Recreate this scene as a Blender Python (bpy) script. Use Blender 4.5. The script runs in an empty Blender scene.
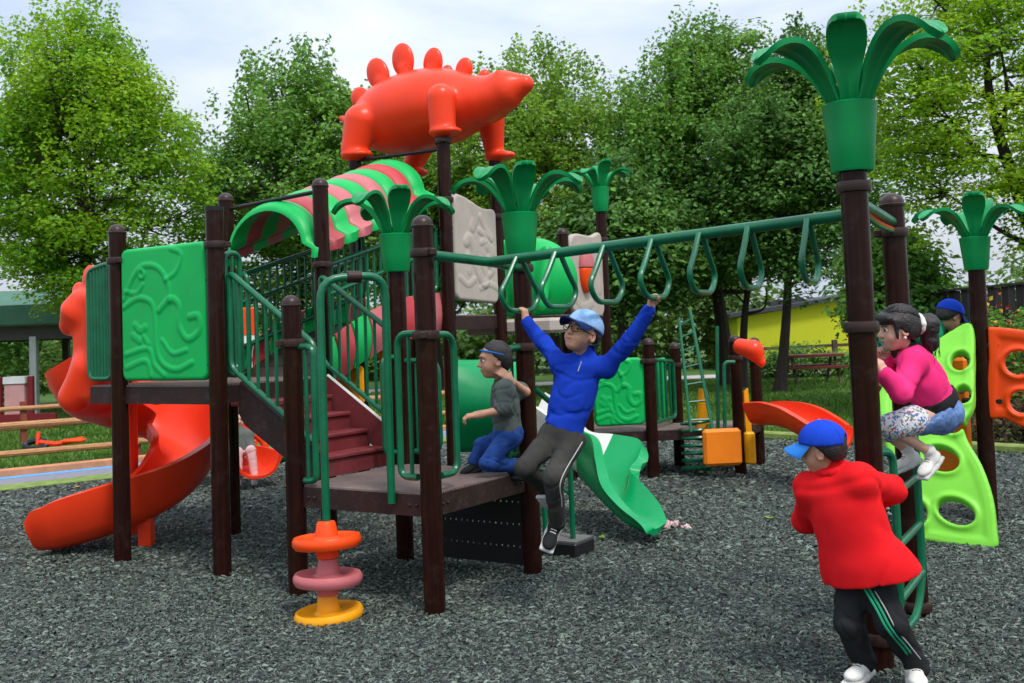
import bpy, math, random
import numpy as np
from mathutils import Vector, Matrix
from itertools import product

random.seed(7)
RNG = np.random.default_rng(7)
SC = bpy.context.scene
COL = SC.collection
PI = math.pi
R = math.radians

# ------------------------------------------------------------------ camera
CAM_H, FPX, PITCH, ROLL, CY = 1.62, 1044.3, 2.908, 2.117, 277.8
_p, _r = R(PITCH), R(ROLL)
_fw = np.array([0, math.cos(_p), math.sin(_p)])
_rt0 = np.array([1.0, 0, 0])
_up0 = np.cross(_rt0, _fw)
RT = math.cos(_r) * _rt0 - math.sin(_r) * _up0
UP = math.sin(_r) * _rt0 + math.cos(_r) * _up0
CAM = np.array([0, 0, CAM_H])
cam_data = bpy.data.cameras.new('camera')
cam = bpy.data.objects.new('camera', cam_data)
COL.objects.link(cam)
cam_data.sensor_width = 36
cam_data.lens = FPX / 1024 * 36
cam_data.shift_y = (CY - 341.5) / 1024
cam_data.clip_start = 0.05
cam_data.clip_end = 2000
mw = Matrix.Identity(4)
for i in range(3):
    mw[i][0], mw[i][1], mw[i][2], mw[i][3] = RT[i], UP[i], -_fw[i], CAM[i]
cam.matrix_world = mw
cam_data.dof.use_dof = True
cam_data.dof.focus_distance = 6.0
cam_data.dof.aperture_fstop = 5.6
SC.camera = cam

# ------------------------------------------------------------------ light
SUN_EL, SUN_AZ = 58.0, 150.0           # azimuth from +Y towards +X
world = bpy.data.worlds.new('World')
SC.world = world
world.use_nodes = True
wt = world.node_tree
for n in list(wt.nodes):
    wt.nodes.remove(n)
def wnode(t, **kw):
    n = wt.nodes.new(t)
    for k, v in kw.items():
        setattr(n, k, v)
    return n
w_out = wnode('ShaderNodeOutputWorld')
w_bg = wnode('ShaderNodeBackground')
w_bg.inputs['Strength'].default_value = 0.105
sky = wnode('ShaderNodeTexSky', sky_type='NISHITA')
sky.sun_disc = False
sky.sun_elevation = R(SUN_EL)
sky.sun_rotation = R(SUN_AZ)
sky.air_density = 1.0
sky.dust_density = 2.0
tc = wnode('ShaderNodeTexCoord')
mp = wnode('ShaderNodeMapping')
mp.inputs['Scale'].default_value = (1.0, 1.0, 3.2)
ns = wnode('ShaderNodeTexNoise')
ns.inputs['Scale'].default_value = 3.4
ns.inputs['Detail'].default_value = 9
ns.inputs['Roughness'].default_value = 0.58
ns.inputs['Distortion'].default_value = 0.35
cr = wnode('ShaderNodeValToRGB')
cr.color_ramp.elements[0].position = 0.33
cr.color_ramp.elements[0].color = (0.50, 0.50, 0.50, 1)
cr.color_ramp.elements[1].position = 0.66
cr.color_ramp.elements[1].color = (0.97, 0.97, 0.97, 1)
ns2 = wnode('ShaderNodeTexNoise')
ns2.inputs['Scale'].default_value = 2.0
ns2.inputs['Detail'].default_value = 6
cr2 = wnode('ShaderNodeValToRGB')
cr2.color_ramp.elements[0].position = 0.3
cr2.color_ramp.elements[0].color = (4.9, 5.7, 7.1, 1)
cr2.color_ramp.elements[1].position = 0.7
cr2.color_ramp.elements[1].color = (7.3, 7.6, 8.0, 1)
mx = wnode('ShaderNodeMix', data_type='RGBA')
L = wt.links.new
L(tc.outputs['Generated'], mp.inputs['Vector'])
L(mp.outputs['Vector'], ns.inputs['Vector'])
L(mp.outputs['Vector'], ns2.inputs['Vector'])
L(ns.outputs['Fac'], cr.inputs['Fac'])
L(ns2.outputs['Fac'], cr2.inputs['Fac'])
L(cr.outputs['Color'], mx.inputs[0])
L(sky.outputs['Color'], mx.inputs[6])
L(cr2.outputs['Color'], mx.inputs[7])
sx = wnode('ShaderNodeSeparateXYZ')
L(tc.outputs['Generated'], sx.inputs[0])
mr_ = wnode('ShaderNodeMapRange')                      # overcast sky: zenith brighter than the horizon
mr_.inputs['From Min'].default_value = 0.05
mr_.inputs['From Max'].default_value = 0.75
mr_.inputs['To Min'].default_value = 0.66
mr_.inputs['To Max'].default_value = 1.5
L(sx.outputs['Z'], mr_.inputs['Value'])
vm = wnode('ShaderNodeVectorMath', operation='SCALE')
L(mx.outputs[2], vm.inputs[0])
L(mr_.outputs[0], vm.inputs['Scale'])
L(vm.outputs['Vector'], w_bg.inputs['Color'])
L(w_bg.outputs[0], w_out.inputs['Surface'])

sun_data = bpy.data.lights.new('sun', 'SUN')
sun_data.energy = 1.5
sun_data.angle = R(11)
sun_data.color = (1.0, 0.95, 0.88)
sun = bpy.data.objects.new('sun', sun_data)
COL.objects.link(sun)
_s = Vector((math.sin(R(SUN_AZ)) * math.cos(R(SUN_EL)), math.cos(R(SUN_AZ)) * math.cos(R(SUN_EL)), math.sin(R(SUN_EL))))
sun.rotation_euler = _s.to_track_quat('Z', 'Y').to_euler()
sun.location = (0, -5, 20)

SC.view_settings.view_transform = 'Standard'
SC.view_settings.look = 'None'
SC.view_settings.gamma = 1
SC.view_settings.exposure = 0.72
SC.view_settings.use_curve_mapping = False
SC.cycles.use_denoising = True
SC.cycles.max_bounces = 8
SC.cycles.transparent_max_bounces = 8

# ------------------------------------------------------------------ pixel helpers (real 3D points)
def ray(px, py):
    return RT * (px - 512) / FPX - UP * (py - CY) / FPX + _fw
def at(px, py, Y):
    d = ray(px, py)
    return CAM + d * (Y / d[1])
def gnd(px, py, z=0.0):
    d = ray(px, py)
    return CAM + d * ((z - CAM_H) / d[2])
def hz(x, y, py):
    k = (CY - py) / FPX
    a = x * UP[0] + y * UP[1]; c = x * _fw[0] + y * _fw[1]
    return CAM_H + (a - k * c) / (k * _fw[2] - UP[2])
def V(*a):
    return np.array(a, float)
def nrm(v):
    v = np.asarray(v, float)
    return v / max(1e-9, np.linalg.norm(v))

# ------------------------------------------------------------------ materials
MATS = {}
def mat(name, col, rough=0.45, var=0.12, vscale=4.0, bump=0.0, bscale=120.0, metal=0.0, spec=0.28,
        col2=None, dirt=0.0, stretch=None, sheen=0.0, coat=0.0, rvar=0.12, island=0.0):
    if name in MATS:
        return MATS[name]
    m = bpy.data.materials.new(name)
    m.use_nodes = True
    nt = m.node_tree
    b = nt.nodes['Principled BSDF']
    b.inputs['Roughness'].default_value = rough
    b.inputs['Metallic'].default_value = metal
    b.inputs['Specular IOR Level'].default_value = spec
    if sheen:
        b.inputs['Sheen Weight'].default_value = sheen
        b.inputs['Sheen Roughness'].default_value = 0.5
    if coat:
        b.inputs['Coat Weight'].default_value = coat
        b.inputs['Coat Roughness'].default_value = 0.12
    c1 = np.array(col[:3], float)
    if col2 is None:
        a_, b_ = c1 * (1 - var), np.minimum(c1 * (1 + var), 1)
    else:
        a_, b_ = c1, np.array(col2[:3], float)
    t = nt.nodes.new('ShaderNodeTexCoord')
    n = nt.nodes.new('ShaderNodeTexNoise')
    n.inputs['Scale'].default_value = vscale
    n.inputs['Detail'].default_value = 6
    n.inputs['Roughness'].default_value = 0.6
    src = t.outputs['Object']
    if stretch:
        mpn = nt.nodes.new('ShaderNodeMapping')
        mpn.inputs['Scale'].default_value = stretch
        nt.links.new(src, mpn.inputs['Vector'])
        src = mpn.outputs['Vector']
    nt.links.new(src, n.inputs['Vector'])
    r = nt.nodes.new('ShaderNodeValToRGB')
    r.color_ramp.elements[0].position = 0.3
    r.color_ramp.elements[0].color = (*a_, 1)
    r.color_ramp.elements[1].position = 0.7
    r.color_ramp.elements[1].color = (*b_, 1)
    nt.links.new(n.outputs['Fac'], r.inputs['Fac'])
    out = r.outputs['Color']
    if island:
        g = nt.nodes.new('ShaderNodeNewGeometry')
        hs = nt.nodes.new('ShaderNodeHueSaturation')
        mr = nt.nodes.new('ShaderNodeMapRange')
        mr.inputs['To Min'].default_value = 1 - island
        mr.inputs['To Max'].default_value = 1 + island
        nt.links.new(g.outputs['Random Per Island'], mr.inputs['Value'])
        nt.links.new(mr.outputs[0], hs.inputs['Value'])
        nt.links.new(out, hs.inputs['Color'])
        out = hs.outputs['Color']
    if dirt:
        n2 = nt.nodes.new('ShaderNodeTexNoise')
        n2.inputs['Scale'].default_value = vscale * 3.3
        n2.inputs['Detail'].default_value = 9
        n2.inputs['Roughness'].default_value = 0.72
        nt.links.new(t.outputs['Object'], n2.inputs['Vector'])
        r2 = nt.nodes.new('ShaderNodeValToRGB')
        r2.color_ramp.elements[0].position = 0.52
        r2.color_ramp.elements[0].color = (0, 0, 0, 1)
        r2.color_ramp.elements[1].position = 0.75
        r2.color_ramp.elements[1].color = (dirt, dirt, dirt, 1)
        nt.links.new(n2.outputs['Fac'], r2.inputs['Fac'])
        mxn = nt.nodes.new('ShaderNodeMix'); mxn.data_type = 'RGBA'
        mxn.inputs[7].default_value = (0.16, 0.145, 0.12, 1)
        nt.links.new(r2.outputs['Color'], mxn.inputs[0])
        nt.links.new(out, mxn.inputs[6])
        out = mxn.outputs[2]
    nt.links.new(out, b.inputs['Base Color'])
    if rvar:
        mr2 = nt.nodes.new('ShaderNodeMapRange')
        mr2.inputs['To Min'].default_value = max(0.03, rough - rvar)
        mr2.inputs['To Max'].default_value = min(1, rough + rvar)
        n3 = nt.nodes.new('ShaderNodeTexNoise')
        n3.inputs['Scale'].default_value = 11
        n3.inputs['Detail'].default_value = 5
        nt.links.new(t.outputs['Object'], n3.inputs['Vector'])
        nt.links.new(n3.outputs['Fac'], mr2.inputs['Value'])
        nt.links.new(mr2.outputs[0], b.inputs['Roughness'])
    if bump:
        nb = nt.nodes.new('ShaderNodeTexNoise')
        nb.inputs['Scale'].default_value = bscale
        nb.inputs['Detail'].default_value = 3
        nt.links.new(src if stretch else t.outputs['Object'], nb.inputs['Vector'])
        bp = nt.nodes.new('ShaderNodeBump')
        bp.inputs['Strength'].default_value = bump
        bp.inputs['Distance'].default_value = 0.01
        nt.links.new(nb.outputs['Fac'], bp.inputs['Height'])
        nt.links.new(bp.outputs['Normal'], b.inputs['Normal'])
    MATS[name] = m
    return m

def leafmat(name, c1, c2, island=0.35, transl=0.35):
    if name in MATS:
        return MATS[name]
    m = bpy.data.materials.new(name)
    m.use_nodes = True
    nt = m.node_tree
    b = nt.nodes['Principled BSDF']
    out = nt.nodes['Material Output']
    b.inputs['Roughness'].default_value = 0.5
    b.inputs['Specular IOR Level'].default_value = 0.35
    g = nt.nodes.new('ShaderNodeNewGeometry')
    t = nt.nodes.new('ShaderNodeTexCoord')
    n = nt.nodes.new('ShaderNodeTexNoise')
    n.inputs['Scale'].default_value = 0.8
    n.inputs['Detail'].default_value = 3
    nt.links.new(t.outputs['Object'], n.inputs['Vector'])
    r = nt.nodes.new('ShaderNodeValToRGB')
    r.color_ramp.elements[0].position = 0.35
    r.color_ramp.elements[0].color = (*c1, 1)
    r.color_ramp.elements[1].position = 0.65
    r.color_ramp.elements[1].color = (*c2, 1)
    nt.links.new(n.outputs['Fac'], r.inputs['Fac'])
    hs = nt.nodes.new('ShaderNodeHueSaturation')
    mr = nt.nodes.new('ShaderNodeMapRange')
    mr.inputs['To Min'].default_value = 1 - island
    mr.inputs['To Max'].default_value = 1 + island
    nt.links.new(g.outputs['Random Per Island'], mr.inputs['Value'])
    nt.links.new(mr.outputs[0], hs.inputs['Value'])
    nt.links.new(r.outputs['Color'], hs.inputs['Color'])
    nt.links.new(hs.outputs['Color'], b.inputs['Base Color'])
    tr = nt.nodes.new('ShaderNodeBsdfTranslucent')
    hs2 = nt.nodes.new('ShaderNodeHueSaturation')
    hs2.inputs['Hue'].default_value = 0.48
    hs2.inputs['Value'].default_value = 1.5
    nt.links.new(hs.outputs['Color'], hs2.inputs['Color'])
    nt.links.new(hs2.outputs['Color'], tr.inputs['Color'])
    ms = nt.nodes.new('ShaderNodeMixShader')
    ms.inputs[0].default_value = transl
    nt.links.new(b.outputs[0], ms.inputs[1])
    nt.links.new(tr.outputs[0], ms.inputs[2])
    nt.links.new(ms.outputs[0], out.inputs['Surface'])
    MATS[name] = m
    return m

M_POST = mat('brown_powder_coat', (0.020, 0.0068, 0.0048), 0.12, 0.35, 3, 0.05, 14, stretch=(14, 14, 0.5), spec=0.13, rvar=0.06, dirt=0.10)
M_CAP = mat('post_cap', (0.032, 0.016, 0.013), 0.38, 0.2, 8, spec=0.3)
M_BROWN = mat('deck_brown', (0.028, 0.012, 0.011), 0.5, 0.25, 5, 0.15, 60, dirt=0.25)
M_DECK = mat('deck_top', (0.20, 0.145, 0.13), 0.6, 0.25, 5, 0.3, 90, dirt=0.6)
M_PIPE = mat('green_pipe', (0.0, 0.115, 0.048), 0.30, 0.22, 5, 0.04, 60, spec=0.45, dirt=0.12)
M_GREEN = mat('green_plastic', (0.0, 0.42, 0.085), 0.42, 0.08, 3, 0.05, 160, dirt=0.12)
M_PALM = mat('palm_plastic', (0.0, 0.245, 0.062), 0.38, 0.10, 3, 0.04, 160, dirt=0.05)
M_SLIDEG = mat('slide_green', (0.0, 0.30, 0.09), 0.27, 0.08, 3, 0.03, 120, dirt=0.05)
M_LIME = mat('lime_plastic', (0.19, 0.60, 0.045), 0.38, 0.07, 3, 0.04, 160, dirt=0.05)
M_RED = mat('red_plastic', (0.86, 0.050, 0.012), 0.33, 0.08, 2.2, 0.03, 150, dirt=0.025)
M_ORANGE = mat('orange_plastic', (0.88, 0.07, 0.006), 0.36, 0.07, 3, 0.03, 150, dirt=0.05)
M_YELLOW = mat('yellow_plastic', (0.86, 0.36, 0.006), 0.38, 0.07, 3, 0.04, 150, dirt=0.08)
M_PINK = mat('pink_plastic', (0.52, 0.14, 0.15), 0.42, 0.10, 4, 0.04, 150, dirt=0.15)
M_CRIM = mat('crimson_plastic', (0.50, 0.05, 0.06), 0.42, 0.12, 4, 0.04, 150, dirt=0.1)
M_GREYP = mat('stone_panel', (0.44, 0.385, 0.33), 0.6, 0.08, 5, 0.12, 90, dirt=0.12)
M_WHITEP = mat('white_plastic', (0.72, 0.72, 0.68), 0.35, 0.05, 4, dirt=0.15)
M_STAIR = mat('maroon_step', (0.17, 0.028, 0.032), 0.5, 0.25, 4, 0.1, 70, dirt=0.35)
M_BLACKP = mat('black_coat', (0.012, 0.012, 0.012), 0.45, 0.2, 4)
M_WOOD = mat('rail_wood', (0.42, 0.22, 0.10), 0.75, 0.25, 3, 0.3, 30, stretch=(3, 3, 18))
M_SKIN = mat('skin', (0.52, 0.27, 0.17), 0.48, 0.08, 20, 0.03, 300, spec=0.4)
M_SKIN2 = mat('skin_light', (0.62, 0.35, 0.25), 0.48, 0.08, 20, 0.03, 300, spec=0.4)
M_HAIR = mat('dark_hair', (0.014, 0.010, 0.009), 0.4, 0.4, 60, 0.5, 160, spec=0.5)
M_EYEW = mat('eye_white', (0.75, 0.72, 0.68), 0.2, 0.02)
M_EYED = mat('eye_dark', (0.015, 0.009, 0.006), 0.12, 0.1)
M_LIP = mat('lips', (0.40, 0.12, 0.09), 0.4, 0.1)
M_WHITE = mat('white_shoe', (0.70, 0.68, 0.63), 0.6, 0.1, 12, 0.1, 200, dirt=0.25)
M_TRUNK = mat('bark', (0.045, 0.034, 0.027), 0.9, 0.35, 3, 0.8, 14, stretch=(6, 6, 1.2))

# ------------------------------------------------------------------ objects
ROOTW = {}                                   # object -> world origin
def tag(o, label, cat, group=None, kind=None):
    if label: o['label'] = label
    if cat: o['category'] = cat
    if group: o['group'] = group
    if kind: o['kind'] = kind
    return o
def thing(name, label, cat, loc, group=None):
    o = bpy.data.objects.new(name, None)
    o.empty_display_size = 0.2
    COL.objects.link(o)
    loc = np.asarray(loc, float)
    o.location = loc
    ROOTW[o] = loc
    return tag(o, label, cat, group)
def link_mesh(name, me, parent=None, kind=None, m=None, origin=None):
    o = bpy.data.objects.new(name, me)
    COL.objects.link(o)
    if parent is not None:
        o.parent = parent
        ROOTW[o] = ROOTW[parent]
    if kind: o['kind'] = kind
    return o
def mesh_np(name, verts, faces, mats, parent=None, smooth=True, kind=None, matidx=None, label=None, autosmooth=None):
    """faces: (n,4)/(n,3) int array or list of lists. verts world coords."""
    verts = np.asarray(verts, float)
    if parent is not None:
        verts = verts - ROOTW[parent]
    me = bpy.data.meshes.new(name)
    if isinstance(faces, np.ndarray):
        n, k = faces.shape
        me.vertices.add(len(verts)); me.vertices.foreach_set('co', verts.astype(np.float32).ravel())
        me.loops.add(n * k); me.loops.foreach_set('vertex_index', faces.astype(np.int32).ravel())
        me.polygons.add(n)
        me.polygons.foreach_set('loop_start', np.arange(0, n * k, k, dtype=np.int32))
        me.polygons.foreach_set('loop_total', np.full(n, k, np.int32))
        me.update(calc_edges=True)
    else:
        me.from_pydata([tuple(v) for v in verts], [], [list(f) for f in faces])
        me.update()
    me.polygons.foreach_set('use_smooth', np.full(len(me.polygons), bool(smooth)))
    if not isinstance(mats, (list, tuple)):
        mats = [mats]
    for m in mats:
        me.materials.append(m)
    if matidx is not None:
        me.polygons.foreach_set('material_index', np.asarray(matidx, np.int32))
    if autosmooth:
        sharpen(me, autosmooth)
    me.validate()
    o = link_mesh(name, me, parent, kind)
    if label: o['label'] = label
    return o
def sharpen(me, deg):
    import bmesh
    bm = bmesh.new(); bm.from_mesh(me)
    bmesh.ops.recalc_face_normals(bm, faces=bm.faces)
    lim = R(deg)
    for e in bm.edges:
        e.smooth = not (len(e.link_faces) == 2 and e.calc_face_angle(0) > lim)
    bm.to_mesh(me); bm.free()

class MB:
    """collects shapes into ONE mesh"""
    def __init__(self):
        self.v, self.f, self.mi, self.n = [], [], [], 0
    def add(self, v, f, mi=0):
        v = np.asarray(v, float)
        self.v.append(v)
        for q in f:
            self.f.append([int(i) + self.n for i in q]); self.mi.append(mi)
        self.n += len(v)
        return self
    def box(self, c, half, ax=None, mi=0, bev=0.0):
        c = np.asarray(c, float); half = np.asarray(half, float)
        A = np.eye(3) if ax is None else np.asarray(ax, float)
        if bev <= 0:
            P = np.array([[sx, sy, sz] for sx in (-1, 1) for sy in (-1, 1) for sz in (-1, 1)], float) * half
            F = [(0, 1, 3, 2), (4, 6, 7, 5), (0, 4, 5, 1), (2, 3, 7, 6), (0, 2, 6, 4), (1, 5, 7, 3)]
        else:
            b = min(bev, half.min() * 0.9)
            P, F = [], []
            idx = {}
            for s in product((-1, 1), repeat=3):
                for k in range(3):
                    p = np.array(s) * (half - b); p = p.astype(float); p[k] = s[k] * half[k]
                    idx[(s, k)] = len(P); P.append(p)
            P = np.array(P)
            for k in range(3):
                i, j = [a for a in range(3) if a != k]
                for sk in (-1, 1):
                    q = []
                    for si, sj in ((-1, -1), (1, -1), (1, 1), (-1, 1)):
                        s = [0, 0, 0]; s[k] = sk; s[i] = si; s[j] = sj
                        q.append(idx[(tuple(s), k)])
                    F.append(q)
            for k in range(3):
                i, j = [a for a in range(3) if a != k]
                for si in (-1, 1):
                    for sj in (-1, 1):
                        q = []
                        for sk, kk in ((-1, i), (1, i), (1, j), (-1, j)):
                            s = [0, 0, 0]; s[k] = sk; s[i] = si; s[j] = sj
                            q.append(idx[(tuple(s), kk)])
                        F.append(q)
            for s in product((-1, 1), repeat=3):
                F.append([idx[(s, k)] for k in range(3)])
        return self.add(P @ A + c, F, mi)
    def bar(self, a, b, w, h, up=(0, 0, 1), mi=0, bev=0.0):
        a = np.asarray(a, float); b = np.asarray(b, float)
        d = b - a; Ln = np.linalg.norm(d); d = d / Ln
        s = np.cross(d, up); s = nrm(s); u = np.cross(s, d)
        return self.box((a + b) / 2, (Ln / 2, w / 2, h / 2), (d, s, u), mi, bev)
    def tube(self, pts, r, n=10, closed=False, mi=0, caps=True, bend=0.0):
        P = fillet(pts, bend, closed) if bend else [np.asarray(p, float) for p in pts]
        P = np.array(P); m = len(P)
        rr = np.full(m, r, float) if np.isscalar(r) else np.asarray(r, float)
        if closed:
            T = np.roll(P, -1, 0) - np.roll(P, 1, 0)
        else:
            T = np.gradient(P, axis=0)
        T /= np.linalg.norm(T, axis=1)[:, None] + 1e-12
        ref = np.array([0, 0, 1.0]) if abs(T[0][2]) < 0.9 else np.array([1.0, 0, 0])
        N = np.cross(T[0], ref); N /= np.linalg.norm(N)
        a = np.linspace(0, 2 * PI, n, endpoint=False)
        rings = []
        for i in range(m):
            if i:
                N = N - T[i] * (N @ T[i]); N /= np.linalg.norm(N) + 1e-12
            B = np.cross(T[i], N)
            rings.append(P[i] + rr[i] * (np.cos(a)[:, None] * N + np.sin(a)[:, None] * B))
        F = []
        for i in range(m if closed else m - 1):
            i2 = (i + 1) % m
            for k in range(n):
                k2 = (k + 1) % n
                F.append((i * n + k, i2 * n + k, i2 * n + k2, i * n + k2)[::-1])
        if caps and not closed:
            F.append(list(range(n)))
            F.append([(m - 1) * n + k for k in range(n)][::-1])
        return self.add(np.concatenate(rings), F, mi)
    def lathe(self, prof, base, axis=(0, 0, 1), n=24, mi=0):
        """prof: list of (r, h)"""
        base = np.asarray(base, float); A = nrm(axis)
        ref = V(1, 0, 0) if abs(A[0]) < 0.9 else V(0, 1, 0)
        X = nrm(np.cross(A, ref)); Y = np.cross(A, X)
        a = np.linspace(0, 2 * PI, n, endpoint=False)
        rings = [base + A * h + r * (np.cos(a)[:, None] * X + np.sin(a)[:, None] * Y) for r, h in prof]
        F = []
        for i in range(len(prof) - 1):
            for k in range(n):
                k2 = (k + 1) % n
                F.append((i * n + k, i * n + k2, (i + 1) * n + k2, (i + 1) * n + k))
        if prof[0][0] > 1e-4: F.append(list(range(n))[::-1])
        if prof[-1][0] > 1e-4: F.append([(len(prof) - 1) * n + k for k in range(n)])
        return self.add(np.concatenate(rings), F, mi)
    def grid(self, P, mi=0, flip=False, wrap=False):
        """P (a,b,3)"""
        a, b, _ = P.shape
        F = []
        for i in range(a - 1):
            for k in range(b if wrap else b - 1):
                k2 = (k + 1) % b
                q = (i * b + k, i * b + k2, (i + 1) * b + k2, (i + 1) * b + k)
                F.append(q[::-1] if flip else q)
        return self.add(P.reshape(-1, 3), F, mi)
    def slab(self, top, bot, mi=0):
        """closed solid between two (a,b,3) grids"""
        a, b, _ = top.shape
        n = a * b
        F = []
        for i in range(a - 1):
            for k in range(b - 1):
                q = (i * b + k, i * b + k + 1, (i + 1) * b + k + 1, (i + 1) * b + k)
                F.append(q); F.append(tuple(x + n for x in q[::-1]))
        bd = [k for k in range(b)] + [i * b + b - 1 for i in range(1, a)] + [(a - 1) * b + k for k in range(b - 2, -1, -1)] + [i * b for i in range(a - 2, 0, -1)]
        for i in range(len(bd)):
            p, q = bd[i], bd[(i + 1) % len(bd)]
            F.append((q, p, p + n, q + n))
        return self.add(np.concatenate([top.reshape(-1, 3), bot.reshape(-1, 3)]), F, mi)
    def prism(self, poly, a, b, mi=0):
        """poly: list of 3D points (one face); b-a extrude vector"""
        P = np.asarray(poly, float); n = len(P); d = np.asarray(b, float) - np.asarray(a, float)
        F = [list(range(n))[::-1], [n + i for i in range(n)]]
        for i in range(n):
            j = (i + 1) % n
            F.append((i, j, n + j, n + i))
        return self.add(np.concatenate([P, P + d]), F, mi)
    def build(self, name, m, parent=None, smooth=True, kind=None, label=None, sharp=35):
        return mesh_np(name, np.concatenate(self.v), self.f, m, parent, smooth, kind, self.mi if isinstance(m, (list, tuple)) else None, label, sharp if smooth else None)

def fillet(pts, rad, closed=False, n=6):
    P = [np.asarray(p, float) for p in pts]
    out = []
    m = len(P)
    for i in range(m):
        if not closed and i in (0, m - 1):
            out.append(P[i]); continue
        a, b, c = P[i - 1], P[i], P[(i + 1) % m]
        d1, d2 = a - b, c - b
        l1, l2 = np.linalg.norm(d1), np.linalg.norm(d2)
        r = min(rad, l1 * 0.48, l2 * 0.48)
        p, q = b + d1 / l1 * r, b + d2 / l2 * r
        for t in np.linspace(0, 1, n):
            out.append((1 - t) ** 2 * p + 2 * t * (1 - t) * b + t * t * q)
    return out
def catmull(P, n=12):
    P = np.asarray(P, float)
    Q = np.vstack([2 * P[0] - P[1], P, 2 * P[-1] - P[-2]])
    out = []
    for i in range(1, len(Q) - 2):
        for t in np.linspace(0, 1, n, endpoint=False):
            p0, p1, p2, p3 = Q[i - 1:i + 3]
            out.append(0.5 * ((2 * p1) + (-p0 + p2) * t + (2 * p0 - 5 * p1 + 4 * p2 - p3) * t ** 2 + (-p0 + 3 * p1 - 3 * p2 + p3) * t ** 3))
    out.append(P[-1])
    return np.array(out)

# ------------------------------------------------------------------ implicit surfaces
class SDF:
    def __init__(self): self.ops = []
    def cone(self, a, b, ra, rb=None, k=0.02, sub=False):
        self.ops.append(('cone', np.asarray(a, float), np.asarray(b, float), ra, ra if rb is None else rb, k, sub)); return self
    def ell(self, c, r, A=None, k=0.02, sub=False):
        self.ops.append(('ell', np.asarray(c, float), np.asarray(r, float) * np.ones(3), np.eye(3) if A is None else np.asarray(A, float), k, sub)); return self
    def box(self, c, half, A=None, rnd=0.01, k=0.01, sub=False):
        self.ops.append(('box', np.asarray(c, float), np.asarray(half, float), np.eye(3) if A is None else np.asarray(A, float), rnd, k, sub)); return self
    def cut(self, c, n, k=0.004):                      # keeps the side against n
        self.ops.append(('cut', np.asarray(c, float), nrm(n), k)); return self
    def func(self, f): self.ops.append(('func', f)); return self
    def bounds(self):
        lo, hi = [], []
        for o in self.ops:
            if o[0] == 'cone' and not o[6]:
                lo.append(np.minimum(o[1] - o[3], o[2] - o[4])); hi.append(np.maximum(o[1] + o[3], o[2] + o[4]))
            elif o[0] == 'ell' and not o[5]:
                e = np.sqrt(((o[3] * o[2][:, None]) ** 2).sum(0)); lo.append(o[1] - e); hi.append(o[1] + e)
            elif o[0] == 'box' and not o[6]:
                e = np.abs(o[3] * o[2][:, None]).sum(0); lo.append(o[1] - e); hi.append(o[1] + e)
        return np.min(lo, 0), np.max(hi, 0)
    def mesh(self, h):
        lo, hi = self.bounds()
        lo = lo - 4 * h; hi = hi + 4 * h
        n = np.ceil((hi - lo) / h).astype(int) + 1
        F = np.full(n, 0.2, np.float32)
        ax = [lo[i] + h * np.arange(n[i]) for i in range(3)]
        def block(l, u):
            i0 = np.clip(np.floor((l - lo) / h).astype(int), 0, n - 1)
            i1 = np.clip(np.ceil((u - lo) / h).astype(int) + 1, 1, n)
            s = tuple(slice(i0[i], i1[i]) for i in range(3))
            P = np.stack(np.meshgrid(ax[0][s[0]], ax[1][s[1]], ax[2][s[2]], indexing='ij'), -1)
            return s, P
        for o in self.ops:
            if o[0] == 'func':
                s, P = block(lo, hi); F[s] = o[1](P, F[s]); continue
            if o[0] == 'cut':
                s, P = block(lo, hi)
                d = (P - o[1]) @ o[2]
                F[s] = smax(F[s], d, o[3]); continue
            sub, k = o[-1], o[-2]
            m = k + 0.03
            if o[0] == 'cone':
                a, b, ra, rb = o[1:5]
                s, P = block(np.minimum(a - ra, b - rb) - m, np.maximum(a + ra, b + rb) + m)
                ba = b - a; t = np.clip(((P - a) @ ba) / max(1e-9, ba @ ba), 0, 1)
                d = np.linalg.norm(P - a - t[..., None] * ba, axis=-1) - (ra + (rb - ra) * t)
            elif o[0] == 'ell':
                c, r, A = o[1:4]
                e = np.sqrt(((A * r[:, None]) ** 2).sum(0)) + m
                s, P = block(c - e, c + e)
                q = (P - c) @ A.T
                k0 = np.linalg.norm(q / r, axis=-1); k1 = np.linalg.norm(q / r ** 2, axis=-1) + 1e-9
                d = k0 * (k0 - 1) / k1
                d = np.where(k0 < 1e-3, -r.min(), d)
            else:
                c, hf, A, rnd = o[1:5]
                e = np.abs(A * hf[:, None]).sum(0) + m
                s, P = block(c - e, c + e)
                q = np.abs((P - c) @ A.T) - (hf - rnd)
                d = np.linalg.norm(np.maximum(q, 0), axis=-1) + np.minimum(q.max(-1), 0) - rnd
            F[s] = smax(F[s], -d, k) if sub else smin(F[s], d, k)
        F[0] = F[-1] = 0.2; F[:, 0] = F[:, -1] = 0.2; F[:, :, 0] = F[:, :, -1] = 0.2
        return surface_nets(F, lo, h)
    def build(self, name, m, h, parent=None, label=None, kind=None):
        v, f = self.mesh(h)
        return mesh_np(name, v, f, m, parent, True, kind, None, label)
def smin(a, b, k):
    if k <= 0: return np.minimum(a, b)
    h = np.clip(0.5 + 0.5 * (b - a) / k, 0, 1)
    return b * (1 - h) + a * h - k * h * (1 - h)
def smax(a, b, k): return -smin(-a, -b, k)
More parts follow.
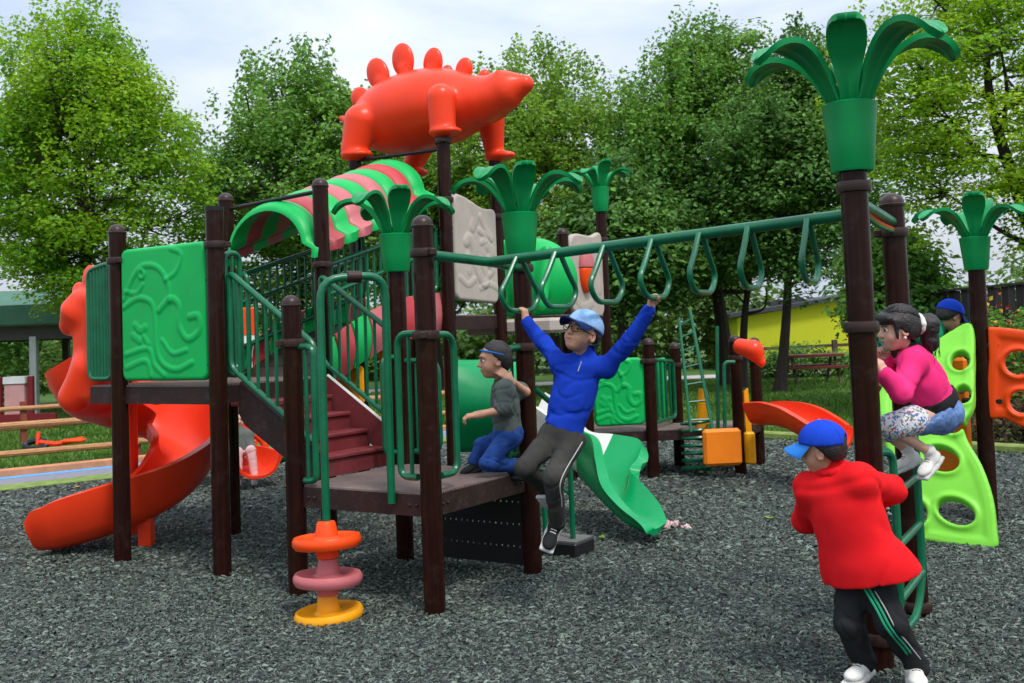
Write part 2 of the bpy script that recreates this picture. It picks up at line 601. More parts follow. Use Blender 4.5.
def surface_nets(F, org, h):
    S = F < 0
    nx, ny, nz = F.shape
    cnt = sum(S[i:nx - 1 + i, j:ny - 1 + j, k:nz - 1 + k].astype(np.int8) for i, j, k in product((0, 1), repeat=3))
    mixed = (cnt > 0) & (cnt < 8)
    cells = np.argwhere(mixed)
    idx = np.full(mixed.shape, -1, np.int64); idx[mixed] = np.arange(len(cells))
    acc = np.zeros((len(cells), 3)); num = np.zeros(len(cells))
    for axis in range(3):
        e = np.zeros(3, int); e[axis] = 1
        o1, o2 = [a for a in range(3) if a != axis]
        for s1, s2 in product((0, 1), repeat=2):
            a = np.zeros(3, int); a[o1] = s1; a[o2] = s2
            A = cells + a; B = A + e
            fa = F[A[:, 0], A[:, 1], A[:, 2]]; fb = F[B[:, 0], B[:, 1], B[:, 2]]
            cr_ = (fa < 0) != (fb < 0)
            t = np.where(cr_, fa / np.where(cr_, fa - fb, 1), 0)
            acc += np.where(cr_[:, None], A + t[:, None] * e, 0); num += cr_
    verts = org + h * (acc / num[:, None])
    faces = []
    for axis in range(3):
        o1, o2 = [a for a in range(3) if a != axis]
        sl0 = [slice(1, -1)] * 3; sl1 = [slice(1, -1)] * 3
        sl0[axis] = slice(0, -1); sl1[axis] = slice(1, None)
        a, b = S[tuple(sl0)], S[tuple(sl1)]
        ch = np.argwhere(a != b); sgn = a[a != b]
        base = ch + 1; base[:, axis] -= 1
        q = []
        for d1, d2 in ((-1, -1), (0, -1), (0, 0), (-1, 0)):
            c = base.copy(); c[:, o1] += d1; c[:, o2] += d2
            q.append(idx[c[:, 0], c[:, 1], c[:, 2]])
        q = np.stack(q, 1)
        flip = sgn if axis != 1 else ~sgn
        q[~flip] = q[~flip][:, ::-1]
        faces.append(q)
    return verts, np.concatenate(faces)
def frame(fwd, up):
    """rows: right, forward, up"""
    f = nrm(fwd); r = nrm(np.cross(f, up)); u = np.cross(r, f)
    return np.stack([r, f, u])
def folds(P, amp, freq, seed, axis=None):
    """creases: a few families of soft ridges, each showing only in patches"""
    g = np.random.default_rng(seed)
    d = np.zeros(P.shape[:-1])
    fr = freq * 2.3
    for i in range(5):
        w = g.normal(size=3)
        if axis is not None and i < 3:
            a = np.asarray(axis)
            w = w - a * (w @ a) * 0.5
        w = nrm(w) * fr * g.uniform(0.55, 1.15)
        warp = np.sin(P @ (nrm(g.normal(size=3)) * fr * 0.4) + g.uniform(0, 6))
        q = np.abs(np.sin(0.5 * (P @ w) + g.uniform(0, 6) + 0.9 * warp))
        msk = np.clip(0.45 + 0.9 * np.sin(P @ (nrm(g.normal(size=3)) * fr * 0.25) + g.uniform(0, 6)), 0, 1)
        d += msk * (np.exp(-(q / 0.30) ** 2) - 0.45)       # narrow valleys, rounded tops
    return amp * 0.62 * d
# ================================================================== SETTING
EDL = nrm(V(0.80, 0.60)); NL = V(-EDL[1], EDL[0])        # left edge of the mulch pit, outward normal
EL0 = V(-5.88, 12.0)
def lpt(t, o, z=0.0):
    q = EL0 + EDL * t + NL * o
    return V(q[0], q[1], z)
PIT = [lpt(-15, 0)[:2], lpt(8.48, 0)[:2], V(5.8, 11.9), V(16.1, 1.0), V(16, -9), V(-18, -9)]
def in_poly(X, Y, poly):
    ins = np.zeros(X.shape, bool)
    n = len(poly)
    for i in range(n):
        x1, y1 = poly[i]; x2, y2 = poly[(i + 1) % n]
        c = ((y1 > Y) != (y2 > Y)) & (X < (x2 - x1) * (Y - y1) / (y2 - y1 + 1e-12) + x1)
        ins ^= c
    return ins

M_LAWN = mat('lawn_soil', (0.036, 0.085, 0.014), 0.95, 0.4, 1.2, 0.8, 25, col2=(0.070, 0.145, 0.025))
mesh_np('ground', [(-600, -600, -0.03), (600, -600, -0.03), (600, 600, -0.03), (-600, 600, -0.03)], [[0, 1, 2, 3]], M_LAWN, smooth=False, kind='structure')

# rubber mulch base sheet
m = mat('rubber_mulch_base', (0.012, 0.016, 0.014), 0.85, 0.4, 55, 1.0, 70, col2=(0.075, 0.092, 0.083))
mesh_np('mulch_bed', [(p[0], p[1], 0.0) for p in PIT], [list(range(len(PIT)))], m, smooth=False, kind='structure')

def chips():
    g = np.random.default_rng(11)
    out = []
    for (y0, y1, dens, ln, lo) in ((3.6, 5.2, 6000, 0.024, 0.0), (5.2, 7.2, 4000, 0.028, 0.0), (7.2, 10.0, 1900, 0.036, 0.0), (10.0, 16.5, 560, 0.055, 0.0)):
        hw = y1 * 0.52 + 0.4
        n = int((y1 - y0) * 2 * hw * dens)
        y = g.uniform(y0, y1, n); x = g.uniform(-hw, hw, n)
        k = (np.abs(x) < y * 0.5 + 0.4) & in_poly(x, y, PIT)
        x, y = x[k], y[k]
        n = len(x)
        out.append(np.stack([x, y, g.uniform(0.001, 0.014, n), ln * g.uniform(0.5, 1.35, n)], 1))
    C = np.concatenate(out); n = len(C)
    Ln = C[:, 3]; W = Ln * g.uniform(0.20, 0.44, n); H = W * g.uniform(0.5, 0.9, n)
    yaw = g.uniform(0, 2 * PI, n); pit = g.normal(0, 0.32, n)
    ex = np.stack([np.cos(yaw) * np.cos(pit), np.sin(yaw) * np.cos(pit), np.sin(pit)], 1)
    ey = np.stack([-np.sin(yaw), np.cos(yaw), g.normal(0, 0.35, n)], 1); ey /= np.linalg.norm(ey, axis=1)[:, None]
    ez = np.cross(ex, ey); ez /= np.linalg.norm(ez, axis=1)[:, None]
    bend = g.normal(0, 0.25, n)
    c = C[:, :3]
    P = []
    # a bent triangular prism strip: 3 stations of (left, top, right)
    for s, wd in ((-0.5, 0.55), (0.02, 1.0), (0.5, 0.5)):
        bz = (0.25 - s * s) * bend * Ln
        q = c + ex * (s * Ln)[:, None] + ez * bz[:, None]
        P += [q - ey * (W * wd / 2)[:, None], q + ez * (H * wd)[:, None], q + ey * (W * wd / 2)[:, None]]
    P = np.stack(P, 1).reshape(-1, 3)
    base = (np.arange(n) * 9)[:, None]
    F = []
    for a in (0, 3):
        F += [np.array([a, a + 1, a + 4, a + 3]), np.array([a + 1, a + 2, a + 5, a + 4])]
    F = np.stack(F, 0)
    F = (base[:, :, None] + F[None]).reshape(-1, 4)
    P[:, 2] = np.maximum(P[:, 2], 0.001)
    return P, F
P_, F_ = chips()
mm = bpy.data.materials.new('rubber_chip'); mm.use_nodes = True
nt = mm.node_tree; b = nt.nodes['Principled BSDF']
g_ = nt.nodes.new('ShaderNodeNewGeometry'); r_ = nt.nodes.new('ShaderNodeValToRGB')
e = r_.color_ramp.elements
e[0].position = 0.0; e[0].color = (0.012, 0.016, 0.013, 1)
e[1].position = 1.0; e[1].color = (0.19, 0.24, 0.20, 1)
q = r_.color_ramp.elements.new(0.45); q.color = (0.046, 0.063, 0.050, 1)
q = r_.color_ramp.elements.new(0.85); q.color = (0.106, 0.138, 0.112, 1)
nt.links.new(g_.outputs['Random Per Island'], r_.inputs['Fac'])
nt.links.new(r_.outputs['Color'], b.inputs['Base Color'])
b.inputs['Roughness'].default_value = 0.6
mesh_np('rubber_mulch', P_, F_, mm, smooth=False, kind='stuff')['label'] = 'loose dark grey green rubber mulch chips covering the play area'

# left path strips
def strip(name, t0, t1, o0, o1, z, m, h=0.0):
    if h:
        b = MB(); c = (lpt(t0, (o0 + o1) / 2, z + h / 2), lpt(t1, (o0 + o1) / 2, z + h / 2))
        b.bar(c[0], c[1], abs(o1 - o0), h, bev=0.01)
        return b.build(name, m, kind='structure')
    return mesh_np(name, [lpt(t0, o0, z), lpt(t1, o0, z), lpt(t1, o1, z), lpt(t0, o1, z)], [[0, 1, 2, 3]], m, smooth=False, kind='structure')
strip('turf_edging', -15, 7.5, 0.0, 0.42, 0.006, mat('edge_turf', (0.17, 0.24, 0.06), 0.9, 0.3, 9, 0.5, 60), 0.03)
strip('path', -15, 7.5, 0.42, 1.2, 0.012, mat('lilac_rubber', (0.21, 0.20, 0.25), 0.85, 0.12, 12, 0.3, 150))
strip('path_line', -15, 7.5, 1.2, 1.42, 0.014, mat('blue_rubber', (0.09, 0.33, 0.66), 0.8, 0.12, 12, 0.3, 150))
strip('kerb_strip', -15, 7.5, 1.42, 1.60, 0.0, mat('timber_border', (0.50, 0.22, 0.11), 0.75, 0.2, 5, 0.3, 40), 0.10)
# far right: planted strip and kerb beyond the mulch
ER = nrm(V(5.8, 11.9) - lpt(8.48, 0)[:2]); NR = V(-ER[1], ER[0])
def rpt(t, o, z=0.0):
    q = V(5.8, 11.9) + ER * t + NR * o
    return V(q[0], q[1], z)
b = MB(); b.bar(rpt(-5.5, 0.12, 0.05), rpt(12, 0.12, 0.05), 0.18, 0.10, bev=0.02)
b.build('kerb', mat('kerb_turf', (0.20, 0.26, 0.07), 0.9, 0.3, 8, 0.4, 60), kind='structure')
# pale path across the far lawn
pp = [at(560, 371, 30)[:2], at(700, 366, 31)[:2], at(860, 360, 33)[:2]]
mesh_np('footpath', [(-6, 30, -0.02), (16, 33.0, -0.02), (16, 35.0, -0.02), (-6, 32.0, -0.02)], [[0, 1, 2, 3]], mat('concrete_path', (0.42, 0.38, 0.36), 0.9, 0.12, 3, 0.2, 30), smooth=False, kind='structure')

# grass blades on the lawn
def grass():
    g = np.random.default_rng(5)
    n = 150000
    y = 10 + 20 * g.power(1.2, n); x = g.uniform(-0.56, 0.56, n) * y
    k = ~in_poly(x, y, PIT)
    # keep off the path
    o = (x - EL0[0]) * NL[0] + (y - EL0[1]) * NL[1]; t = (x - EL0[0]) * EDL[0] + (y - EL0[1]) * EDL[1]
    k &= ~((o > -0.1) & (o < 1.7) & (t < 7.6))
    k &= ~((y > 30) & (x > -6))
    x, y = x[k], y[k]; n = len(x)
    h = g.uniform(0.05, 0.11, n); a = g.uniform(0, 2 * PI, n); w = 0.012 + y * 0.0009
    dx, dy = np.cos(a) * w, np.sin(a) * w
    lx, ly = g.normal(0, 0.03, n), g.normal(0, 0.03, n)
    z0 = np.full(n, -0.03)
    P = np.stack([np.stack([x - dx, y - dy, z0], 1), np.stack([x + dx, y + dy, z0], 1), np.stack([x + lx, y + ly, h - 0.03], 1)], 1).reshape(-1, 3)
    return P, np.arange(3 * n).reshape(-1, 3)
P_, F_ = grass()
mesh_np('grass', P_, F_, leafmat('grass_blade', (0.058, 0.155, 0.018), (0.11, 0.22, 0.032), 0.4, 0.3), smooth=False, kind='stuff')['label'] = 'short mown green lawn grass beyond the play area'

# ------------------------------------------------------------------ trees
def leaf_cloud(C, S, per, size, g, up=0.75):
    """C (n,3) cluster centres, S (n,3) spreads -> leaf quads"""
    n = len(C)
    idx = np.repeat(np.arange(n), per)
    m = len(idx)
    q = g.normal(size=(m, 3))
    q /= np.maximum(1, np.linalg.norm(q, axis=1)[:, None] / 1.7)
    c = C[idx] + q * S[idx]
    N = g.normal(size=(m, 3)) * (1 - up) + V(0, 0, up) + 0.35 * q * np.array([1, 1, 0.3])
    N /= np.linalg.norm(N, axis=1)[:, None]
    T = g.normal(size=(m, 3)); T -= N * (T * N).sum(1)[:, None]; T /= np.linalg.norm(T, axis=1)[:, None]
    B = np.cross(N, T)
    s = (size * g.uniform(0.6, 1.3, m))[:, None]
    P = np.stack([c - T * s * 0.5, c + B * s * 0.36 + N * s * 0.10, c + T * s * 0.5 - N * s * 0.12, c - B * s * 0.36 + N * s * 0.10], 1).reshape(-1, 3)
    return P, np.arange(4 * m).reshape(-1, 4)

def tree(name, label, base, cen, rad, lm, n_cl=260, per=90, leaf=0.16, seed=1, trunk_r=0.17, group=None, holes=0.0, cl=0.42, limbs=9, sprig=0.3, flat=0.45, trunk_top=None, tlabel=None):
    g = np.random.default_rng(seed)
    base = V(*base); cen = V(*cen); rad = V(*rad)
    root = thing(name, label, 'tree', base, group)
    # crown clusters
    d = g.normal(size=(n_cl * 2, 3)); d /= np.linalg.norm(d, axis=1)[:, None]
    lob = np.zeros(len(d))
    for i in range(7):
        w = nrm(g.normal(size=3))
        lob += np.clip(d @ w - 0.55, 0, 1) * g.uniform(0.3, 0.75)
    rr = (0.74 + lob) * g.uniform(0.10, 1, len(d)) ** 0.42
    taper = np.where(d[:, 2] > 0, 1 - 0.38 * d[:, 2] ** 1.5, 1.0)
    C = cen + d * rad * rr[:, None] * np.stack([taper, taper, np.ones_like(taper)], 1)
    keep = g.uniform(size=len(C)) > holes
    C = C[keep][:n_cl]
    S = np.stack([g.uniform(0.6, 1.2, len(C)), g.uniform(0.6, 1.2, len(C)), g.uniform(0.6, 1.2, len(C)) * flat], 1) * cl
    # sprigs that stick out of the outline
    ns_ = int(n_cl * sprig)
    d2 = g.normal(size=(ns_, 3)); d2[:, 2] = np.abs(d2[:, 2]) * 0.9; d2 /= np.linalg.norm(d2, axis=1)[:, None]
    tp2 = 1 - 0.38 * np.clip(d2[:, 2], 0, 1) ** 1.5
    C2 = cen + d2 * rad * g.uniform(0.86, 1.12, ns_)[:, None] * np.stack([tp2, tp2, np.ones(ns_)], 1)
    S2 = np.stack([np.full(ns_, 0.35), np.full(ns_, 0.35), np.full(ns_, 0.75)], 1) * cl
    P1, F1 = leaf_cloud(C, S, per, leaf, g)
    P2, F2 = leaf_cloud(C2, S2, int(per * 0.45), leaf * 0.9, g, 0.55)
    mesh_np('crown', np.concatenate([P1, P2]), np.concatenate([F1, F2 + len(P1)]), lm, root, smooth=False)
    # trunk and limbs
    b = MB()
    top = cen + V(0, 0, rad[2] * 0.72) if trunk_top is None else V(*trunk_top)
    ax = catmull([base - V(0, 0, 0.1), base + (cen - base) * 0.45 + g.normal(0, 0.06, 3) * V(1, 1, 0), cen + g.normal(0, 0.15, 3) * V(1, 1, 0), top], 8)
    m = len(ax)
    tr = trunk_r * (1 - 0.93 * np.linspace(0, 1, m) ** 0.9); tr[0] *= 1.5; tr[1] *= 1.2
    b.tube(ax, tr, 9)
    zs = ax[:, 2]
    LB = []
    for i in range(limbs):
        k = int(m * (0.34 + 0.5 * i / limbs))
        a = i * 2.4 + g.uniform(-0.4, 0.4)
        dirv = V(math.cos(a), math.sin(a), g.uniform(0.45, 1.0))
        e_ = ax[k] + nrm(dirv) * rad * g.uniform(0.6, 0.85)
        mid = (ax[k] + e_) / 2 + V(0, 0, -0.08 * rad[2]) + g.normal(0, 0.15, 3)
        pth = catmull([ax[k], mid, e_], 6)
        b.tube(pth, np.linspace(tr[k] * 0.55, 0.015, len(pth)), 6, caps=False)
        LB.append(pth)
    allp = np.concatenate(LB + [ax[m // 3:]])
    for c in C[g.permutation(len(C))[:int(len(C) * 0.6)]]:
        cand = allp[allp[:, 2] < c[2] + 0.2]
        if not len(cand): cand = allp
        s = cand[np.argmin(((cand - c) ** 2).sum(1))]
        if np.linalg.norm(s - c) < 0.25: continue
        mid = (s + c) / 2 + g.normal(0, 0.08, 3) - V(0, 0, 0.05)
        b.tube([s, mid, c], [0.022, 0.015, 0.007], 4, caps=False)
    b.build('trunk', M_TRUNK, root, label=tlabel)
    return root

LM_LIGHT = leafmat('leaf_light', (0.10, 0.27, 0.012), (0.25, 0.43, 0.022), 0.4, 0.5)
LM_MID = leafmat('leaf_mid', (0.078, 0.21, 0.028), (0.155, 0.325, 0.040), 0.5, 0.35)
LM_BRT = leafmat('leaf_bright', (0.105, 0.24, 0.020), (0.20, 0.35, 0.030), 0.45, 0.38)
LM_DARK = leafmat('leaf_dark', (0.060, 0.165, 0.030), (0.112, 0.255, 0.038), 0.5, 0.3)
LM_RIGHT = leafmat('leaf_lime', (0.14, 0.32, 0.012), (0.31, 0.48, 0.025), 0.4, 0.5)
LM_FAR = leafmat('leaf_far', (0.05, 0.13, 0.02), (0.13, 0.23, 0.04), 0.4, 0.4)

def px_tree(name, label, bx, Y, cx, cy, rx, ry, lm, **kw):
    k = Y / FPX
    c = at(cx, cy, Y); ba = at(bx, 360, Y)
    return tree(name, label, (ba[0], Y, -0.03), c, (rx * k, rx * k * 0.9, ry * k), lm, **kw)
px_tree('maple_tree', 'tall light yellow green maple tree at the left behind the spiral slide', 92, 22, 72, 178, 118, 174, LM_LIGHT, n_cl=560, per=100, leaf=0.105, seed=3, cl=0.31, limbs=12, trunk_r=0.2, sprig=0.45, holes=0.05, group='trees around the playground')
px_tree('leafy_tree', 'dark green dense tree left of the red dinosaur with a rounded crown', 300, 26, 296, 190, 120, 136, LM_MID, n_cl=420, per=110, leaf=0.13, seed=4, cl=0.36, group='trees around the playground')
px_tree('leafy_tree', 'bright mid green tree directly behind the dinosaur head', 560, 29, 540, 196, 130, 142, LM_BRT, n_cl=460, per=105, leaf=0.135, seed=5, cl=0.40, sprig=0.5, group='trees around the playground')
px_tree('leafy_tree', 'large dark green tree behind the middle of the monkey bars', 728, 27, 700, 178, 112, 146, LM_MID, n_cl=520, per=110, leaf=0.13, seed=6, cl=0.38, trunk_r=0.24, sprig=0.4, group='trees around the playground')
px_tree('leafy_tree', 'dark tree with a slim straight trunk in front of the yellow wall', 778, 24, 800, 160, 92, 122, LM_DARK, n_cl=400, per=105, leaf=0.12, seed=8, cl=0.36, trunk_r=0.14, group='trees around the playground')
px_tree('locust_tree', 'airy lime green tree spreading over the right end of the playground', 1090, 17, 1000, 95, 165, 175, LM_RIGHT, n_cl=460, per=90, leaf=0.085, seed=9, cl=0.28, holes=0.1, limbs=14, flat=0.3, trunk_r=0.2, group='trees around the playground')
px_tree('spruce_tree', 'low dark bushy tree between the two posts of the ladder and the board fence', 898, 19, 890, 285, 48, 60, LM_MID, n_cl=150, per=70, leaf=0.13, seed=10, cl=0.34, trunk_r=0.1, group='trees around the playground')
px_tree('leafy_tree', 'dim green tree under the dinosaur behind the striped tunnel roof', 440, 31, 425, 235, 85, 100, LM_MID, n_cl=260, per=80, leaf=0.18, seed=12, cl=0.55, group='trees around the playground')
px_tree('leafy_tree', 'dim tree behind the light blue cap between the monkey bar rings', 618, 24, 622, 245, 78, 82, LM_DARK, n_cl=240, per=80, leaf=0.16, seed=13, cl=0.46, trunk_r=0.13, group='trees around the playground')
# leaning bare limb tree beside the orange slide hood
px_tree('leafy_tree', 'dark tree just behind the far orange slide hood with a leaning trunk', 741, 25.5, 756, 222, 55, 55, LM_DARK, n_cl=150, per=80, leaf=0.15, seed=21, cl=0.44, trunk_r=0.13, group='trees around the playground')

def treeline():
    g = np.random.default_rng(17)
    n = 1500
    x = g.uniform(-30, 30, n); y = g.uniform(38, 44, n)
    top = 2.9 + 1.0 * np.sin(x * 0.35) + 0.8 * np.sin(x * 0.9 + 1)
    z = g.uniform(0, 1, n) ** 0.8 * top
    C = np.stack([x, y, z], 1)
    S = np.full((n, 3), 0.75) * np.array([1, 1, 0.55])
    return leaf_cloud(C, S, 38, 0.32, g)
P_, F_ = treeline()
mesh_np('far_wood', P_, F_, LM_FAR, smooth=False, kind='stuff')['label'] = 'distant mass of green bushes and trees along the edge of the park'
# ================================================================== PLAY STRUCTURE
TH = -0.571
U = V(math.cos(TH), math.sin(TH), 0); W_ = V(-U[1], U[0], 0)      # U right and towards the camera, W_ to the back right
SQ = 1.085
Zv = V(0, 0, 1)
def up(p, z): return V(p[0], p[1], z)
pB = V(-0.518, 6.15, 0); pA = pB - SQ * U; pC = pB + SQ * W_; pD = pA + SQ * W_
pP2 = pB - 1.965 * U + 0.159 * W_; pP1 = pP2 - SQ * U; pP3 = pP1 + SQ * W_; pQ = pP2 + SQ * W_
pT1 = V(-0.596, 9.66, 0); pT0 = pT1 - SQ * U; pT2 = V(-0.13, 10.45, 0); pT3 = pT0 + (pT2 - pT1)
pR1 = V(1.638, 4.921, 0); pR2 = V(2.131, 5.757, 0)
pE1 = V(0.57, 11.4, 0); pE2 = V(1.07, 12.2, 0)
Z_LOW, Z_UP, Z_TOW = 0.68, 1.31, 1.78
def hp(p, py): return hz(p[0], p[1], py)

PLAY = thing('play_structure', 'big brown posted playground structure with a red dinosaur, palms, stairs and monkey bars', 'playground structure', up((pA + pC) / 2, 0))

def post(root, p, ztop, cap='dome', collars=(), r=0.0635, lean=(0, 0)):
    b = MB()
    top = up(p, ztop) + V(lean[0], lean[1], 0)
    b.tube([up(p, -0.05), (up(p, 0) + top) / 2, top], r, 20, caps=True)
    o = b.build('post', M_POST, root)
    def on(z):
        t = z / ztop
        return up(p, 0) * (1 - t) + top * t
    if cap == 'dome':
        c = MB()
        prof = [(r * 1.06, -0.012), (r * 1.10, 0.0)] + [(r * 1.04 * math.cos(a), 0.004 + r * 0.95 * math.sin(a)) for a in np.linspace(0, PI / 2, 8)]
        c.lathe(prof, top, n=20)
        c.build('post_cap', M_CAP, o)
    elif cap == 'flat':
        c = MB(); c.lathe([(r * 1.05, -0.03), (r * 1.05, 0.004), (r * 0.85, 0.004), (r * 0.80, -0.02)], top, n=20)
        c.build('post_cap', M_BLACKP, o)
    for z in collars:
        c = MB()
        h = 0.024
        c.lathe([(r * 1.0, -h - 0.004), (r * 1.22, -h), (r * 1.27, -h * 0.5), (r * 1.27, h * 0.5), (r * 1.22, h), (r * 1.0, h + 0.004)], on(z), n=20)
        a = RNG.uniform(0, 6)
        d = V(math.cos(a), math.sin(a), 0)
        c.box(on(z) + d * r * 1.42, (0.018, 0.022, 0.02), (d, V(-d[1], d[0], 0), Zv), bev=0.005)
        c.build('collar', M_CAP, o)
    return o

LEAFMESH = {}
def palm(root, p, zc0, zc1, r0, r1, sc=1.0, n=7, rot=0.0, jit=1, upright=(0, 3), azim=None, high=()):
    g = np.random.default_rng(jit)
    b = MB()
    h = zc1 - zc0
    b.lathe([(r0 * 0.7, 0.0), (r0 * 0.97, 0.0), (r0 * 1.03, 0.012), (r0 + (r1 - r0) * 0.5, h * 0.5), (r1 * 0.98, h * 0.95), (r1, h), (r1 * 0.93, h + 0.006), (r1 * 0.8, h - 0.03), (0.0, h - 0.05)], up(p, zc0), n=32)
    cup = b.build('palm_topper', M_PALM, root)
    for i in range(n):
        a = rot + i * 2 * PI / n + g.normal(0, 0.05) if azim is None else rot + azim[i]
        d = V(math.cos(a), math.sin(a), 0); s = V(-math.sin(a), math.cos(a), 0)
        k = sc * g.uniform(0.95, 1.05)
        lift = 1.0 + g.normal(0, 0.05) + (0.22 if i in high else 0.0)
        # centre line: radius, height
        ctr = catmull([(r1 * 0.55, -0.02), (r1 * 0.84, 0.06 * k), (r1 * 1.0 + 0.025 * k, 0.145 * k * lift), (r1 + 0.11 * k, 0.24 * k * lift), (r1 + 0.22 * k, 0.285 * k * lift), (r1 + 0.325 * k, 0.26 * k * lift), (r1 + 0.395 * k, 0.19 * k * lift)], 4)
        if i in upright:
            ctr = catmull([(r1 * 0.55, -0.02), (r1 * 0.82, 0.09 * k), (r1 * 0.98, 0.20 * k), (r1 + 0.035 * k, 0.27 * k), (r1 + 0.08 * k, 0.335 * k), (r1 + 0.135 * k, 0.375 * k), (r1 + 0.175 * k, 0.385 * k)], 4)
        ctr = np.array(ctr); sl = np.r_[0, np.cumsum(np.linalg.norm(np.diff(ctr, axis=0), axis=1))]
        uu = np.r_[np.linspace(0, 0.86, 16), np.linspace(0.89, 1, 7)] * sl[-1]
        ctr = np.stack([np.interp(uu, sl, ctr[:, 0]), np.interp(uu, sl, ctr[:, 1])], 1)
        m = len(ctr)
        tt = uu / sl[-1]
        wd = np.interp(tt, [0, 0.2, 0.42, 0.62, 0.78, 0.88, 0.95, 0.985, 1.0], [0.046, 0.048, 0.072, 0.097, 0.099, 0.087, 0.064, 0.037, 0.010]) * k
        nt_ = 15
        ss = np.linspace(-1, 1, nt_)
        T = np.gradient(ctr, axis=0); T /= np.linalg.norm(T, axis=1)[:, None]
        top = np.zeros((m, nt_, 3)); bot = top.copy()
        for q in range(m):
            c = up(p, zc1) + d * ctr[q, 0] + Zv * ctr[q, 1]
            N = d * (-T[q, 1]) + Zv * T[q, 0]                      # upper / inner side normal
            for w in range(nt_):
                x = ss[w]
                dish = (0.06 * x * x - 0.02) * wd[q]                # edges lifted: gutter
                mid = 0.006 * k * math.exp(-(x / 0.14) ** 2)
                rim = max(math.exp(-((abs(x) - 0.93) / 0.13) ** 2), math.exp(-((tt[q] - 0.97) / 0.05) ** 2))
                thk = (0.007 + 0.011 * rim) * k
                P0 = c + s * x * wd[q] + N * dish
                top[q, w] = P0 + N * (thk + mid)
                bot[q, w] = P0 - N * (thk + mid)
        mb = MB(); mb.slab(bot, top)
        mb.build('leaf', M_PALM, cup, sharp=70)
    return cup

def barrier(root, a, b, zt, zb, n, name='railing', r=0.021, rb=0.0125, ends=True):
    """a,b plan points; zt,zb=(top z at a, at b)"""
    mb = MB()
    A1, B1, A0, B0 = up(a, zt[0]), up(b, zt[1]), up(a, zb[0]), up(b, zb[1])
    if ends:
        mb.tube([A0, A1, B1, B0], r, 10, closed=True, bend=0.07)
    else:
        mb.tube([A1, B1], r, 10); mb.tube([A0, B0], r, 10)
    for i in range(1, n + 1):
        t = i / (n + 1)
        mb.tube([A0 * (1 - t) + B0 * t, A1 * (1 - t) + B1 * t], rb, 8, caps=False)
    return mb.build(name, M_PIPE, root)

def loop_rail(root, p, d, z0, z1, w, bars=1):
    """half loop handrail fixed to post p, going along d"""
    d = nrm(d)
    mb = MB()
    s = up(p, 0) + d * 0.05
    mb.tube([up(s, z1), up(s + d * w, z1), up(s + d * w, z0), up(s + d * (w * 0.25), z0)], 0.021, 10, bend=0.10)
    for i in range(bars):
        q = s + d * w * (i + 1) / (bars + 1)
        mb.tube([up(q, z0 + 0.005), up(q, z1 - 0.005)], 0.0125, 8)
    return mb.build('handrail', M_PIPE, root)

def deck(root, poly, z, th=0.13, name='deck'):
    b = MB()
    P = [up(q, z) for q in poly]
    b.prism([q - Zv * th for q in P], V(0, 0, 0), Zv * (th - 0.004))
    o = b.build(name, M_BROWN, root, smooth=False)
    # ribbed top: many thin ribs
    t = MB()
    n = 44
    P = np.array(P); c = P.mean(0)
    P = c + (P - c) * 0.985
    for i in range(n):
        a = P[0] + (P[3] - P[0]) * (i + 0.5) / n
        e = P[1] + (P[2] - P[1]) * (i + 0.5) / n
        w = np.linalg.norm(P[3] - P[0]) / n * 0.62
        t.bar(a + Zv * 0.002, e + Zv * 0.002, w, 0.012)
    t.build('tread_surface', M_DECK, o, smooth=False)
    return o

# ------------------------------------------------ posts
post(PLAY, pA, 1.84, 'dome', [hp(pA, 343)])
post(PLAY, pB, 2.26, 'dome', [hp(pB, 253), hp(pB, 335)])
zC0 = hp(pC, 255); zD0 = hp(pD, 272)
post(PLAY, pC, zC0 + 0.05, None, [hp(pC, 264) - 0.03, hp(pC, 347)])
post(PLAY, pD, zD0 + 0.05, None, [])
post(PLAY, pP1, 2.48, 'dome', [hp(pP1, 261)])
post(PLAY, pP2, 2.57, 'flat', [hp(pP2, 245)])
post(PLAY, pP3, 2.82, 'dome', [])
post(PLAY, pQ, hp(pQ, 186), 'dome', [hp(pQ, 265)])
zT = [hp(pT0, 159), hp(pT1, 136), hp(pT2, 161), hp(pT3, 178)]
post(PLAY, pT0, zT[0], None, [])
post(PLAY, pT1, zT[1], None, [zT[1] - 0.05, hp(pT1, 200)])
post(PLAY, pT2, zT[2], None, [hp(pT2, 217)])
post(PLAY, pT3, zT[3], None, [])
zR1 = hp(pR1, 172)
post(PLAY, pR1, zR1 + 0.05, None, [hp(pR1, 187), hp(pR1, 327), 0.14], lean=(-0.005, 0))
post(PLAY, pR2, 2.24, 'dome', [hp(pR2, 233), 0.05], lean=(-0.015, 0))
post(PLAY, pE1, hp(pE1, 234), 'dome', [hp(pE1, 250)])
zE0 = hp(pE2, 212)
post(PLAY, pE2, zE0 + 0.04, None, [hp(pE2, 240)])

# ------------------------------------------------ decks
deck(PLAY, [pA, pB, pC, pD], Z_LOW)
deck(PLAY, [pP1 - U * 0.36, pP2, pQ, pP3 - U * 0.36], Z_UP)
deck(PLAY, [pT0, pT1, pT2, pT3], Z_TOW)
deck(PLAY, [pT2 + W_ * 0.35, pT2 + U * 0.50 + W_ * 0.35, pE2, pE1 - U * 0.1], Z_TOW - 0.02)

